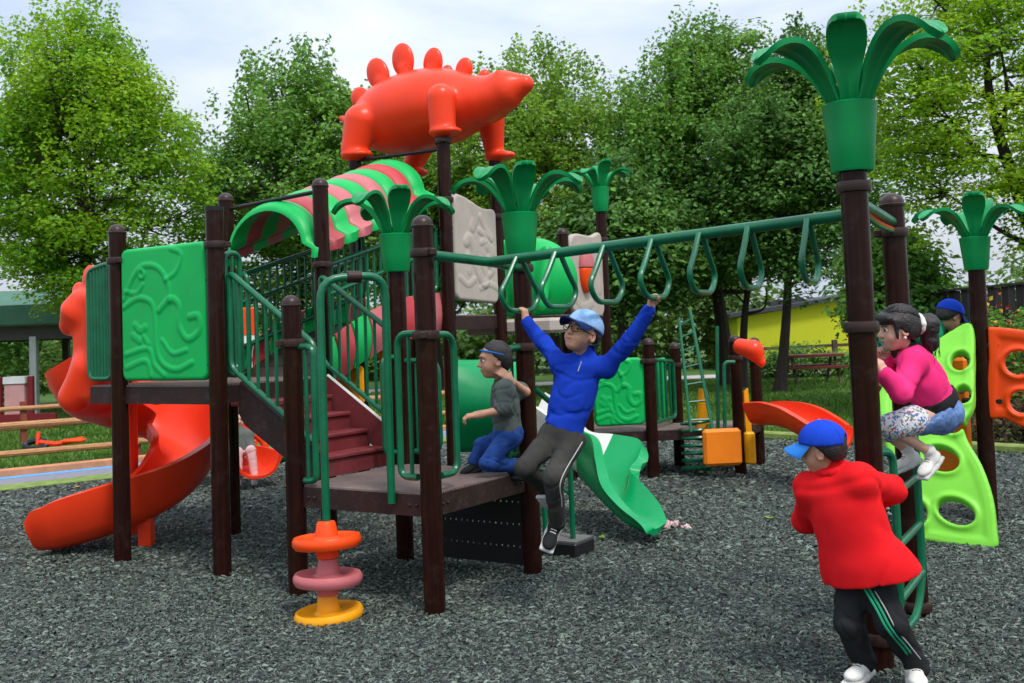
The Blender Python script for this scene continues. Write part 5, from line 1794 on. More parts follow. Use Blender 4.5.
bush(772, 372, 29.5, 0.75, 0.75, LM_DARK, 'round dark shrub left of the slim trunk along the far fence', None, 33, group='shrubs along the far fence')
bush(800, 372, 29.8, 0.95, 0.9, LM_DARK, 'dark shrub right of the slim trunk, beside the picnic table', None, 34, group='shrubs along the far fence')
bush(838, 372, 29.5, 0.7, 0.7, LM_DARK, 'dark shrub against the far fence just left of the tall palm post', None, 35, group='shrubs along the far fence')
bush(15, 395, 30, 2.2, 3.2, LM_MID, 'big green bush behind the picnic shelter column', None, 36, leaf=0.16)
bush(915, 360, 17.5, 1.0, 1.9, LM_DARK, 'dark evergreen shrub in front of the board fence beside the girl', None, 37, leaf=0.11)
# --- fallen leaves on the mulch
for k, (px, py, m_, lab) in enumerate(((78, 489, mat('dry_leaf', (0.55, 0.25, 0.04), 0.7), 'dry orange leaf on the mulch left of the spiral slide'), (602, 541, mat('green_leaf', (0.20, 0.34, 0.05), 0.7), 'small green leaf on the mulch in front of the green slide'), (770, 521, MATS['green_leaf'], 'small green leaf on the mulch left of the boy in red'))):
    q = up(gnd(px, py), 0.018)
    b = MB(); a = k * 1.3
    ex, ey = V(math.cos(a), math.sin(a), 0), V(-math.sin(a), math.cos(a), 0)
    g0 = np.array([[q + ex * x * 0.045 + ey * y * 0.022 * math.sqrt(max(0.0, 1 - x * x)) + Zv * (0.010 * y * y + 0.012 * x * x) for y in (-1, -0.5, 0, 0.5, 1)] for x in (-0.99, -0.6, -0.2, 0.2, 0.6, 0.99)])
    b.slab(g0 - Zv * 0.0012, g0)
    tag(b.build('fallen_leaf', m_, None), lab, 'leaf', 'leaves fallen on the mulch')
# --- crumpled paper by the green slide
q = up(gnd(672, 529), 0)
b = MB()
g = np.random.default_rng(8)
gx, gy = np.meshgrid(np.linspace(-0.14, 0.14, 16), np.linspace(-0.05, 0.05, 8), indexing='ij')
zz = 0.03 + 0.022 * g.normal(size=gx.shape)
top = np.stack([gx + g.normal(0, 0.006, gx.shape), gy + g.normal(0, 0.006, gx.shape), np.clip(zz, 0.012, 0.07) * np.where(gx > 0.06, 0.5, 1)], -1) + q
b.slab(top - V(0, 0, 0.006), top)
o = b.build('crumpled_paper', mat('pink_white_paper', (0.66, 0.60, 0.58), 0.8, 0.1, 30, col2=(0.62, 0.33, 0.33)), None, smooth=False)
tag(o, 'crumpled pink and white paper on the mulch by the green slide', 'litter')
# ================================================================== PEOPLE
def cloth(name, col, col2=None, sc=5, bump=0.25, bs=420, rough=0.9):
    return mat(name, col, rough, 0.14, sc, bump, bs, col2=col2, sheen=0.0, spec=0.15, rvar=0.05)
M_BLUE = cloth('blue_fleece', (0.006, 0.035, 0.36), (0.010, 0.055, 0.50))
M_CHAR = cloth('charcoal_trousers', (0.028, 0.028, 0.026), (0.055, 0.053, 0.048))
M_TEE = cloth('grey_tee', (0.085, 0.105, 0.095), (0.12, 0.14, 0.125))
M_DENIM = cloth('blue_jeans', (0.012, 0.045, 0.20), (0.03, 0.085, 0.30), 14)
M_HOT = cloth('pink_jacket', (0.78, 0.022, 0.15), (0.92, 0.045, 0.23))
M_COAT = cloth('red_jacket', (0.66, 0.006, 0.010), (0.80, 0.014, 0.018))
M_BLKC = cloth('black_cloth', (0.012, 0.013, 0.014), (0.025, 0.026, 0.027))
M_STRIPE = cloth('green_stripe', (0.02, 0.28, 0.14), None)
M_CAPB = cloth('royal_cap', (0.008, 0.045, 0.42), (0.012, 0.065, 0.55))
M_CAPL = cloth('light_blue_cap', (0.22, 0.42, 0.74), (0.34, 0.53, 0.80), 60)
M_BRIMB = cloth('bright_blue_brim', (0.03, 0.20, 0.62), None)
M_NAVY = cloth('navy_brim', (0.010, 0.025, 0.11), None)
M_GRN = cloth('green_shirt', (0.005, 0.20, 0.10), (0.008, 0.27, 0.14))
M_SHOEB = cloth('black_shoe', (0.016, 0.016, 0.017), None, rough=0.7)
M_SOLE = mat('white_sole', (0.55, 0.54, 0.51), 0.7, 0.1, 10, dirt=0.3)

def pattern_cloth():
    m = bpy.data.materials.new('patterned_cotton'); m.use_nodes = True
    nt = m.node_tree; b = nt.nodes['Principled BSDF']
    t = nt.nodes.new('ShaderNodeTexCoord'); v = nt.nodes.new('ShaderNodeTexVoronoi'); v.inputs['Scale'].default_value = 110
    r = nt.nodes.new('ShaderNodeValToRGB'); r.color_ramp.interpolation = 'CONSTANT'
    e = r.color_ramp.elements
    e[0].color = (0.62, 0.62, 0.60, 1); e[1].position = 0.42; e[1].color = (0.08, 0.16, 0.42, 1)
    for p, c in ((0.6, (0.55, 0.56, 0.55, 1)), (0.78, (0.45, 0.07, 0.06, 1)), (0.86, (0.06, 0.22, 0.18, 1))):
        q = e.new(p); q.color = c
    nt.links.new(t.outputs['Object'], v.inputs['Vector'])
    sp = nt.nodes.new('ShaderNodeSeparateColor')
    nt.links.new(v.outputs['Color'], sp.inputs[0]); nt.links.new(sp.outputs[0], r.inputs['Fac'])
    nt.links.new(r.outputs['Color'], b.inputs['Base Color']); b.inputs['Roughness'].default_value = 0.9
    return m
M_PATT = pattern_cloth()

def tframe(J):
    upv = nrm(J['neck'] - J['pelv'])
    lat = J['shR'] - J['shL']; lat = nrm(lat - upv * (lat @ upv))
    f = np.cross(upv, lat)                      # picture-left to picture-right lateral
    if 'front' in J and f @ J['front'] < 0: f = -f
    return np.stack([lat, f, upv])
def hand(s, w, f, p, ts, curl=(0.9, 1.2, 0.8), k=1.0, spread=0.0):
    f = nrm(f); p = nrm(p - f * (p @ f)); l = np.cross(f, p)
    A = np.stack([l, f, p])
    s.box(w + f * 0.034 * k, V(0.031, 0.036, 0.014) * k, A, rnd=0.012 * k, k=0.012)
    s.cone(w - f * 0.03 * k, w + f * 0.012 * k, 0.023 * k, 0.021 * k, k=0.015)
    for i in range(4):
        fl = (0.92, 1.0, 0.95, 0.78)[i] * k
        q = w + f * 0.064 * k + l * (i - 1.5) * 0.0162 * k * ts
        a = 0.0
        for j, ln in enumerate((0.028, 0.020, 0.016)):
            a += curl[j]
            d = f * math.cos(a) + p * math.sin(a) + l * ts * (i - 1.5) * spread
            q2 = q + nrm(d) * ln * fl
            s.cone(q, q2, (0.0088, 0.0080, 0.0073)[j] * k, (0.0080, 0.0073, 0.0062)[j] * k, k=0.003)
            q = q2
    q = w + f * 0.016 * k - l * ts * 0.026 * k
    d = nrm(f * 0.65 - l * ts * 0.75 + p * 0.45); q2 = q + d * 0.028 * k
    s.cone(q, q2, 0.011 * k, 0.0095 * k, k=0.006)
    d = nrm(f * 0.55 + p * 0.85 + l * ts * 0.1); s.cone(q2, q2 + d * 0.024 * k, 0.0093 * k, 0.0075 * k, k=0.003)
def head_prims(s, c, A, h, mouth_open=0.0):
    P = lambda x, y, z: c + (A[0] * x + A[1] * y + A[2] * z) * h
    E = lambda x, y, z, rx, ry, rz, k=0.02, sub=False: s.ell(P(x, y, z), V(rx, ry, rz) * h, A, k=k * h, sub=sub)
    E(0, -0.012, 0.026, 0.074, 0.088, 0.080)
    E(0, 0.022, -0.028, 0.060, 0.060, 0.072, 0.03)
    E(0, 0.048, -0.080, 0.030, 0.026, 0.022, 0.03)
    for sg in (-1, 1):
        E(sg * 0.034, 0.046, -0.038, 0.026, 0.026, 0.028, 0.02)
        E(sg * 0.030, 0.090, 0.002, 0.016, 0.014, 0.010, 0.014, True)
        E(sg * 0.074, -0.008, -0.012, 0.010, 0.020, 0.030, 0.008)
        E(sg * 0.080, -0.004, -0.010, 0.006, 0.011, 0.018, 0.006, True)
    E(0, 0.066, 0.026, 0.045, 0.018, 0.014, 0.02)
    s.cone(P(0, 0.078, 0.004), P(0, 0.096, -0.024), 0.0075 * h, 0.0125 * h, k=0.010)
    for sg in (-1, 1): s.ell(P(sg * 0.010, 0.088, -0.028), 0.0085 * h, k=0.006)
    E(0, 0.076, -0.050, 0.024, 0.012, 0.007, 0.008); E(0, 0.074, -0.062, 0.020, 0.012, 0.007, 0.008)
def face_parts(root, c, A, h, brow=True, glasses=False, mouth=True):
    P = lambda x, y, z: c + (A[0] * x + A[1] * y + A[2] * z) * h
    for sg in (-1, 1):
        b = MB()
        e = P(sg * 0.030, 0.0705, 0.002)
        d = nrm(A[1] + A[0] * sg * 0.12)
        b.lathe([(0.0001, 0.0112 * h)] + [(0.0112 * h * math.sin(a), 0.0112 * h * math.cos(a)) for a in np.linspace(0.15, 2.8, 10)], e, axis=d, n=16)
        eo = b.build('eye', M_EYEW, root)
        b = MB(); b.lathe([(0.0078 * h, 0.0090 * h), (0.0062 * h, 0.0114 * h), (0.0001, 0.0121 * h)], e, axis=d, n=14); b.build('iris', M_EYED, eo)
        if brow:
            b = MB(); b.tube(catmull([P(sg * 0.014, 0.087, 0.020), P(sg * 0.030, 0.086, 0.026), P(sg * 0.047, 0.074, 0.020)], 5), 0.0032 * h, 6); b.build('eyebrow', M_HAIR, root)
    if mouth:
        s = SDF(); s.ell(P(0, 0.0855, -0.0555), V(0.020, 0.0035, 0.0055) * h, A, k=0.002); s.build('mouth', M_LIP, 0.0025, root)
    if glasses:
        b = MB()
        for sg in (-1, 1):
            ctr = P(sg * 0.032, 0.097, 0.000)
            b.tube([ctr + (A[0] * 0.025 * math.cos(a) + A[2] * 0.018 * math.sin(a) - A[1] * sg * 0.006 * math.cos(a)) * h for a in np.linspace(0, 2 * PI, 18, endpoint=False)], 0.0022 * h, 6, closed=True)
            b.tube([P(sg * 0.057, 0.090, 0.004), P(sg * 0.080, 0.0, 0.0)], 0.0022 * h, 6)
        b.tube([P(-0.008, 0.098, 0.004), P(0.008, 0.098, 0.004)], 0.0022 * h, 6)
        b.build('glasses', M_BLACKP, root)
def hair(root, c, A, h, cut_f=0.045, low=-0.06, extra=None, m=None):
    P = lambda x, y, z: c + (A[0] * x + A[1] * y + A[2] * z) * h
    s = SDF()
    s.ell(P(0, -0.018, 0.030), V(0.083, 0.094, 0.086) * h, A, k=0.02)
    s.ell(P(0, -0.040, -0.015), V(0.075, 0.065, 0.070) * h, A, k=0.03)
    # face opening
    s.cut(P(0, cut_f, 0.050), nrm(A[1] * 0.80 - A[2] * 0.62), 0.012)
    s.cut(P(0, 0, low), -A[2], 0.015)
    if extra: extra(s, P)
    s.func(lambda Q, F: F + folds(Q, 0.0035, 130, 3, A[2]))
    return s.build('hair', m or M_HAIR, 0.007, root)
def cap(root, c, A, h, md, mb, back=False, tilt=0.0, opening=False, logo=None):
    P = lambda x, y, z: c + (A[0] * x + A[1] * y + A[2] * z) * h
    s = SDF()
    s.ell(P(0, -0.010, 0.030), V(0.091, 0.106, 0.096) * h, A, k=0.0)
    s.cut(P(0, 0, 0.030), nrm(-A[2] + A[1] * 0.10), 0.006)
    if opening: s.ell(P(0, -0.105, 0.030), V(0.030, 0.05, 0.026) * h, A, k=0.006, sub=True)
    s.func(lambda Q, F: F + folds(Q, 0.0016, 45, 5))
    o = s.build('cap', md, 0.006, root)
    sg = -1 if back else 1
    b = MB()
    top, bot = [], []
    for a in np.linspace(-1.15, 1.15, 17):
        rt_, rb_ = [], []
        for t in np.linspace(0, 1, 7):
            r0x, r0y = 0.088, 0.094
            x = math.sin(a) * (r0x + t * 0.004)
            y = math.cos(a) * r0y + t * 0.078 * max(0.0, math.cos(a * 0.98)) ** 0.55
            z = 0.036 - 0.022 * t - 0.030 * (math.sin(a)) ** 2 * (0.3 + t) + tilt * t
            rt_.append(P(x, sg * y - 0.010, z + 0.004)); rb_.append(P(x, sg * y - 0.010, z - 0.003))
        top.append(rt_); bot.append(rb_)
    b.slab(np.array(bot), np.array(top))
    b.build('brim', mb, o)
    b = MB(); b.lathe([(0.009 * h, -0.002), (0.007 * h, 0.005), (0.0001, 0.007)], P(0, -0.010, 0.125), axis=A[2], n=10); b.build('button', mb, o)
    b = MB()
    for a in (0.0, PI / 3, 2 * PI / 3):
        pts = [P(0.0915 * math.cos(a) * math.cos(t), -0.010 + 0.1065 * math.sin(a) * math.cos(t), 0.030 + 0.0965 * math.sin(t)) for t in np.linspace(0.12, PI - 0.12, 22)]
        b.tube(pts, 0.0016 * h, 4, caps=False)
    b.build('seam', md, o)
    return o
def shoe(root, an, toe, m, sole=None, k=1.0, upv=Zv, laces=None, kn=None):
    """an ankle, toe tip"""
    f = nrm(toe - an); u = nrm(upv - f * (upv @ f)); 
    fl = np.linalg.norm(toe - an)
    f2 = nrm(f)
    r = np.cross(f2, u)
    A = np.stack([r, f2, u])
    L_ = 0.185 * k
    drop = 0.045 * k
    o = an - u * drop
    s = SDF()
    s.ell(o + f2 * -0.015 * k, V(0.031, 0.042, 0.036) * k, A, k=0.02)
    s.cone(an + u * 0.01, o + f2 * 0.01, 0.034 * k, 0.030 * k, k=0.02)
    s.cone(o + f2 * 0.01, o + f2 * 0.085 * k - u * 0.008 * k, 0.031 * k, 0.026 * k, k=0.02)
    s.ell(o + f2 * 0.095 * k - u * 0.006 * k, V(0.037, 0.050, 0.024) * k, A, k=0.02)
    s.cut(o - u * 0.026 * k, -u, 0.004)
    if kn is not None:
        s.cone(an - u * 0.01, an + nrm(kn - an) * 0.055, 0.037 * k, 0.034 * k, k=0.012)
    so = s.build('shoe', m, 0.006, root)
    s = SDF()
    s.box(o + f2 * 0.085 * k - u * 0.031 * k, V(0.038, 0.062, 0.011) * k, A, rnd=0.010, k=0.01)
    s.box(o - f2 * 0.010 * k - u * 0.030 * k, V(0.033, 0.050, 0.012) * k, A, rnd=0.010, k=0.02)
    s.box(o + f2 * 0.035 * k - u * 0.030 * k, V(0.031, 0.06, 0.011) * k, A, rnd=0.010, k=0.02)
    s.build('sole', sole or M_SOLE, 0.006, so)
    b = MB()
    for i in range(4):
        q = o + f2 * (0.030 + 0.014 * i) * k + u * (0.030 - 0.005 * i) * k
        b.tube([q - r * 0.016 * k, q + u * 0.004, q + r * 0.016 * k], 0.003 * k, 5)
    b.build('laces', laces or M_WHITE, so)
    return so

def body(root, J, A, h, k=1.0, skin=None, hands=(), feet=False, voxel=0.0065):
    T = tframe(J)
    s = SDF()
    chest = J['neck'] * 0.62 + J['pelv'] * 0.38; abd = J['neck'] * 0.33 + J['pelv'] * 0.67
    s.ell(chest, V(0.096, 0.062, 0.122) * k, T, k=0.04); s.ell(abd, V(0.084, 0.058, 0.115) * k, T, k=0.05); s.ell(J['pelv'], V(0.088, 0.066, 0.074) * k, T, k=0.05)
    s.cone(J['shL'], J['shR'], 0.040 * k, k=0.04)
    s.cone(J['neck'] - T[2] * 0.03, J['head'] - A[2] * 0.05 * h - A[1] * 0.012, 0.040 * k, 0.036 * k, k=0.025)
    head_prims(s, J['head'], A, h)
    for q in 'LR':
        s.cone(J['sh' + q], J['el' + q], 0.033 * k, 0.028 * k, k=0.03); s.cone(J['el' + q], J['wr' + q], 0.0285 * k, 0.0215 * k, k=0.012)
        s.cone(J['hip' + q], J['kn' + q], 0.053 * k, 0.038 * k, k=0.03); s.cone(J['kn' + q], J['an' + q], 0.037 * k, 0.025 * k, k=0.015)
    for hd in hands: hand(s, **hd)
    return s.build('body', skin or M_SKIN, voxel, root)
def garment_top(name, m, root, J, k=1.0, o=0.016, sleeves=(1.0, 1.0), hem=None, flare=None, amp=0.006, freq=34, seed=1, collar=0.0, parent=None, sleeve_r=(0.050, 0.036), vox=0.0062, hem_drop=0.06):
    T = tframe(J)
    s = SDF()
    chest = J['neck'] * 0.62 + J['pelv'] * 0.38; abd = J['neck'] * 0.33 + J['pelv'] * 0.67
    s.ell(chest, V(0.105 + o, 0.070 + o, 0.125 + o) * k, T, k=0.04); s.ell(abd, V(0.098 + o, 0.072 + o, 0.12 + o) * k, T, k=0.06)
    s.ell(J['pelv'], V(0.102 + o, 0.080 + o, 0.11) * k, T, k=0.05)
    if flare is not None:
        for (c, r) in flare: s.ell(c, V(*r) * k, T, k=0.07)
    hc_ = J['pelv'] - T[2] * hem_drop if hem is None else hem[0]
    s.cut(hc_, -T[2] if hem is None else hem[1], 0.004)
    s.cone(J['shL'], J['shR'], (0.042 + o) * k, k=0.04)
    s.cone(J['neck'] - T[2] * 0.05, J['neck'] + T[2] * 0.005, 0.072 * k, 0.052 * k, k=0.03)
    for q, ln in zip('LR', sleeves):
        a, e, w = J['sh' + q], J['el' + q], J['wr' + q]
        if ln <= 0.5:
            t = ln / 0.5
            s.cone(a, a + (e - a) * t, sleeve_r[0] * k, sleeve_r[0] * 0.98 * k, k=0.035)
            d = nrm(e - a)
            # flat cuff
        else:
            s.cone(a, e, sleeve_r[0] * k, sleeve_r[0] * 0.86 * k, k=0.035)
            t = (ln - 0.5) / 0.5
            s.cone(e, e + (w - e) * t, sleeve_r[0] * 0.86 * k, sleeve_r[1] * k, k=0.02)
    if collar:
        c = J['neck'] + T[2] * 0.012
        s.cone(c - T[2] * 0.02, c + T[2] * collar, 0.050 * k, 0.047 * k, k=0.012)
    s.cone(J['neck'] + T[2] * (0.012 + collar), J['neck'] + T[2] * 0.10, 0.036 * k, 0.05 * k, k=0.006, sub=True)
    s.func(lambda Q, F: F + folds(Q, amp, freq, seed, T[2]))
    return s.build(name, m, vox, parent or root), T
def trousers(root, J, m, k=1.0, o=0.014, length=(1.0, 1.0), amp=0.005, freq=38, seed=2, name='trousers', r=(0.078, 0.058, 0.044), waist=0.05):
    T = tframe(J)
    s = SDF()
    s.ell(J['pelv'], V(0.098 + o, 0.078 + o, 0.085) * k, T, k=0.05)
    s.cone(J['pelv'], J['pelv'] + T[2] * 0.05, (0.085) * k, 0.08 * k, k=0.05)
    s.cut(J['pelv'] + T[2] * waist, T[2], 0.01)
    for q, ln in zip('LR', length):
        a, n_, an = J['hip' + q], J['kn' + q], J['an' + q]
        if ln <= 0.5:
            t = ln / 0.5; s.cone(a, a + (n_ - a) * t, r[0] * k, (r[0] + (r[1] - r[0]) * t * 0.5) * k, k=0.04)
        else:
            s.cone(a, n_, r[0] * k, r[1] * k, k=0.04)
            t = (ln - 0.5) / 0.5; e = n_ + (an - n_) * t
            e = e + nrm(an - n_) * 0.035
            s.cone(n_, e, r[1] * k, r[2] * k, k=0.02)
            s.cut(e, nrm(an - n_), 0.004) if False else None
    s.func(lambda Q, F: F + folds(Q, amp, freq, seed))
    return s.build(name, m, 0.0062, root)

# ---------------------------------------------------------------- boy in blue hanging from the rings
def blue_boy():
    g0, g3 = RINGS[0], RINGS[3]
    Y = 6.17
    J = dict(head=at(582, 333, 6.12), neck=at(585, 356, 6.17), pelv=at(562, 434, 6.20),
             shL=at(561, 365, 6.20), shR=at(606, 368, 6.14),
             hipL=at(551, 440, 6.20), hipR=at(573, 441, 6.18),
             knL=at(524, 468, 6.00), anL=at(548, 488, 6.26), toeL=at(560, 500, 6.38),
             knR=at(553, 478, 5.92), anR=at(557, 521, 6.06), toeR=at(548, 548, 5.93))
    J['front'] = V(0, -1, 0)
    J['wrL'] = g0 + U * 0.035 - Zv * 0.062; J['wrR'] = g3 - U * 0.035 - Zv * 0.062
    J['elL'] = (J['shL'] + J['wrL']) / 2 + V(0.0, -0.01, -0.006); J['elR'] = (J['shR'] + J['wrR']) / 2 + V(0.01, -0.01, -0.012)
    A = frame(V(-0.62, -0.72, 0.34), V(0.26, 0, 1))
    root = thing('person', 'boy in royal blue sweater and light blue cap hanging from the monkey bar rings', 'person', up(J['pelv'], J['anR'][2] - 0.08))
    hs = [dict(w=J['wrL'], f=Zv * 0.95 - U * 0.12, p=-U, ts=1, curl=(0.95, 1.25, 0.9)), dict(w=J['wrR'], f=Zv * 0.95 + U * 0.12, p=U, ts=-1, curl=(0.95, 1.25, 0.9))]
    body(root, J, A, 1.12, 1.0, M_SKIN, hs)
    face_parts(root, J['head'], A, 1.12, glasses=True)
    hair(root, J['head'], A, 1.12, cut_f=0.02, low=-0.03)
    cap(root, J['head'], A, 1.15, M_CAPL, M_NAVY, tilt=0.022)
    T = tframe(J)
    o, T = garment_top('sweater', M_BLUE, root, J, 1.06, 0.016, (0.97, 0.97), hem=(at(561, 427, 6.2), nrm(-T[2] * 1 - T[0] * 0.12)), amp=0.0085, freq=26, seed=4, collar=0.016, sleeve_r=(0.046, 0.032))
    s = SDF()
    hc = at(568, 424, 6.2)
    # ribbed hem and zip pull
    b = MB()
    b.bar(J['neck'] + T[1] * 0.074 - T[2] * 0.03, J['neck'] + T[1] * 0.098 - T[2] * 0.09, 0.004, 0.004); b.build('zip', MATS['pale_trim'], o)
    trousers(root, J, M_CHAR, 1.0, 0.018, (0.97, 0.97), amp=0.010, freq=30, seed=6, r=(0.069, 0.053, 0.044))
    shoe(root, J['anR'], J['toeR'], M_SHOEB, k=1.12, upv=nrm(V(0.1, -0.85, 0.35)), kn=J['knR'])
    shoe(root, J['anL'], J['toeL'], M_SHOEB, k=1.1, upv=nrm(V(0.1, 0.3, 0.9)), kn=J['knL'])
    # pale seam piping down the near trouser leg
    b = MB(); 
    d = V(0.03, -0.062, 0); b.tube(catmull([J['hipR'] + V(0.05, -0.075, 0), J['knR'] + V(0.045, -0.052, 0.0), (J['knR'] + J['anR']) / 2 + V(0.035, -0.048, 0), J['anR'] + V(0.025, -0.040, 0.02)], 6), 0.0035, 5)
    b.build('piping', MATS['pale_trim'], root)
blue_boy()

# ---------------------------------------------------------------- boy in grey kneeling on the lower deck
def grey_boy():
    J = dict(head=at(494, 360, 6.85), neck=at(503, 380, 6.87), pelv=at(508, 434, 6.88),
             shL=at(505, 390, 6.76), shR=at(507, 388, 6.98),
             elL=at(503, 410, 6.72), wrL=at(477, 415, 6.70), elR=at(526, 392, 6.90), wrR=at(510, 380, 6.78),
             hipL=at(507, 437, 6.82), hipR=at(509, 437, 6.95),
             knL=at(488, 463, 6.74), anL=at(517, 466, 6.9), toeL=at(530, 467, 6.9), knR=at(482, 446, 7.00), anR=at(476, 458, 7.02), toeR=at(462, 465, 6.98))
    J['front'] = V(-1, 0, 0)
    A = frame(V(-1, -0.22, -0.06), V(-0.06, 0, 1))
    root = thing('person', 'boy in grey tee and blue jeans kneeling on the deck, hand at his ear', 'person', up(J['pelv'], Z_LOW))
    hs = [dict(w=J['wrL'], f=V(-1, -0.1, -0.1), p=V(0, 0.2, -1), ts=1, curl=(0.6, 0.8, 0.6)), dict(w=J['wrR'], f=V(-0.75, 0, 0.75), p=V(-0.3, 0.8, -0.2), ts=1, curl=(0.3, 0.4, 0.3))]
    body(root, J, A, 1.08, 1.02, M_SKIN, hs)
    face_parts(root, J['head'], A, 1.08)
    hair(root, J['head'], A, 1.09, cut_f=0.030, low=-0.080)
    b = MB(); c = J['head']
    b.tube([c + A[2] * (0.040 + 0.030 * math.sin(a)) + (A[0] * 0.088 * math.cos(a) + A[1] * 0.097 * math.sin(a)) - A[1] * 0.018 for a in np.linspace(0, 2 * PI, 28, endpoint=False)], 0.0060, 8, closed=True)
    b.build('headband', M_BRIMB, root)
    garment_top('tee', M_TEE, root, J, 0.96, 0.018, (0.42, 0.36), amp=0.008, freq=28, seed=9, sleeve_r=(0.060, 0.05), hem_drop=0.05)
    trousers(root, J, M_DENIM, 1.0, 0.012, (0.96, 0.94), amp=0.009, freq=34, seed=10, r=(0.068, 0.051, 0.043))
    shoe(root, J['anR'], J['toeR'], M_SHOEB, sole=M_SHOEB, laces=M_CHAR, kn=J['knR'])
    shoe(root, J['anL'], J['toeL'], M_SHOEB, sole=M_SHOEB, laces=M_CHAR, kn=J['knL'])
grey_boy()

# ---------------------------------------------------------------- girl in pink squatting on the ladder step
def girl():
    J = dict(head=at(897, 329, 5.22), neck=at(910, 352, 5.25), pelv=at(938, 409, 5.30),
             shL=at(913, 362, 5.15), shR=at(915, 360, 5.38),
             elL=at(901, 392, 5.02), wrL=at(884, 374, 5.02), elR=at(893, 380, 5.42), wrR=at(884, 360, 5.30),
             hipL=at(934, 415, 5.23), hipR=at(938, 413, 5.40),
             knL=at(888, 427, 5.12), anL=at(930, 452, 5.24), toeL=at(912, 474, 5.16), knR=at(884, 431, 5.42), anR=at(908, 451, 5.44), toeR=at(886, 462, 5.40))
    J['front'] = V(-1, 0, 0)
    A = frame(V(-1, -0.10, -0.08), V(-0.12, 0, 1))
    root = thing('person', 'girl in hot pink jacket with a ponytail squatting on the ladder step', 'person', up(J['pelv'], 0.785))
    hs = [dict(w=J['wrL'], f=V(-0.35, 0.1, 1), p=V(-0.5, 0.8, 0), ts=1, k=0.9), dict(w=J['wrR'], f=V(-0.5, -0.2, 1), p=V(-0.4, -0.8, 0), ts=-1, k=0.9)]
    body(root, J, A, 0.98, 0.88, M_SKIN2, hs)
    face_parts(root, J['head'], A, 0.98)
    pt = J['head'] - A[1] * 0.105 + A[2] * 0.012
    def extra(s, P):
        s.cone(pt + A[1] * 0.05, pt - A[1] * 0.02, 0.045, 0.030, k=0.03)
        # fringe and side lock
        s.ell(P(-0.02, 0.062, 0.052), (0.060, 0.024, 0.030), A, k=0.02)
        s.ell(P(0.02, 0.062, 0.052), (0.060, 0.024, 0.030), A, k=0.02)
        s.cone(P(-0.068, 0.036, 0.040), P(-0.070, 0.036, -0.045), 0.014, 0.006, k=0.015)
        s.cone(P(0.068, 0.036, 0.040), P(0.070, 0.036, -0.045), 0.014, 0.006, k=0.015)
    hh = hair(root, J['head'], A, 1.03, cut_f=0.052, low=-0.055, extra=extra)
    s = SDF()
    s.cone(pt - A[1] * 0.02, pt - A[1] * 0.055 - A[2] * 0.01, 0.035, 0.050, k=0.02); s.cone(pt - A[1] * 0.055 - A[2] * 0.01, pt - A[1] * 0.058 - A[2] * 0.10, 0.050, 0.038, k=0.03); s.cone(pt - A[1] * 0.058 - A[2] * 0.10, pt - A[1] * 0.045 - A[2] * 0.145, 0.036, 0.010, k=0.02)
    s.func(lambda Q, F: F + folds(Q, 0.005, 110, 4, A[2]))
    s.build('ponytail', M_HAIR, 0.006, hh)
    g = np.random.default_rng(2)
    b = MB()
    ce = J['head'] - A[1] * 0.018 + A[2] * 0.031
    for i in range(150):
        th = g.uniform(-1.5, 1.5); ph = g.uniform(0.15, 1.0)
        d0 = nrm(A[1] * math.cos(th) * math.sin(ph) + A[0] * math.sin(th) * (0.5 + 0.5 * math.sin(ph)) + A[2] * math.cos(ph))
        d1 = nrm(pt - ce)
        pts = []
        for t in np.linspace(0, 1, 9):
            d = nrm(d0 * (1 - t) + d1 * t)
            q = V(d @ A[0] / 0.0885, d @ A[1] / 0.100, d @ A[2] / 0.0915) / 1.03
            pts.append(ce + d / np.linalg.norm(q) + A[2] * g.normal(0, 0.0006))
        b.tube(pts, 0.0014, 4, caps=False)
    for i in range(26):
        q0 = pt - A[1] * 0.06 + g.normal(0, 0.022, 3); b.tube(catmull([q0, q0 - A[2] * 0.07 - A[1] * 0.012, q0 - A[2] * 0.15 + g.normal(0, 0.014, 3)], 4), [0.0016] * 9, 4, caps=False)
    b.build('loose_strand', M_HAIR, hh)
    s = SDF()
    for a in np.linspace(0, 2 * PI, 11)[:-1]:
        s.ell(pt - A[1] * 0.012 + (A[0] * math.cos(a) + A[2] * math.sin(a)) * 0.036, 0.019, k=0.008)
    s.func(lambda Q, F: F + folds(Q, 0.003, 120, 7)); s.build('scrunchie', M_WHITE, 0.006, hh)
    b = MB(); b.lathe([(0.0001, 0.007)] + [(0.008 * math.sin(a), 0.008 * math.cos(a)) for a in np.linspace(0.3, 2.9, 8)], J['head'] - A[0] * 0.074 - A[2] * 0.045 if (A[0] @ V(0, -1, 0)) < 0 else J['head'] + A[0] * 0.074 - A[2] * 0.045, axis=(0, -1, 0), n=10)
    b.build('earring', M_WHITEP, root)
    T = tframe(J)
    hemc = J['pelv'] + T[2] * 0.065
    o, T = garment_top('jacket', M_HOT, root, J, 0.96, 0.026, (0.94, 0.94), hem=(hemc, -T[2]), amp=0.008, freq=28, seed=12, collar=0.0, sleeve_r=(0.060, 0.042))
    s = SDF(); s.ell(hemc - T[2] * 0.01, (0.134, 0.116, 0.13), T, k=0.01); s.cut(hemc + T[2] * 0.012, T[2], 0.006); s.cut(hemc - T[2] * 0.045, -T[2], 0.006)
    s.func(lambda Q, F: F + folds(Q, 0.004, 50, 3)); s.build('black_hem', M_BLKC, 0.006, o)
    s = SDF(); s.cone(J['neck'] - T[2] * 0.008, J['neck'] + T[2] * 0.018, 0.058, 0.054, k=0.01); s.cone(J['neck'] - T[2] * 0.03, J['neck'] + T[2] * 0.05, 0.036, k=0.006, sub=True); s.build('black_collar', M_BLKC, 0.006, o)
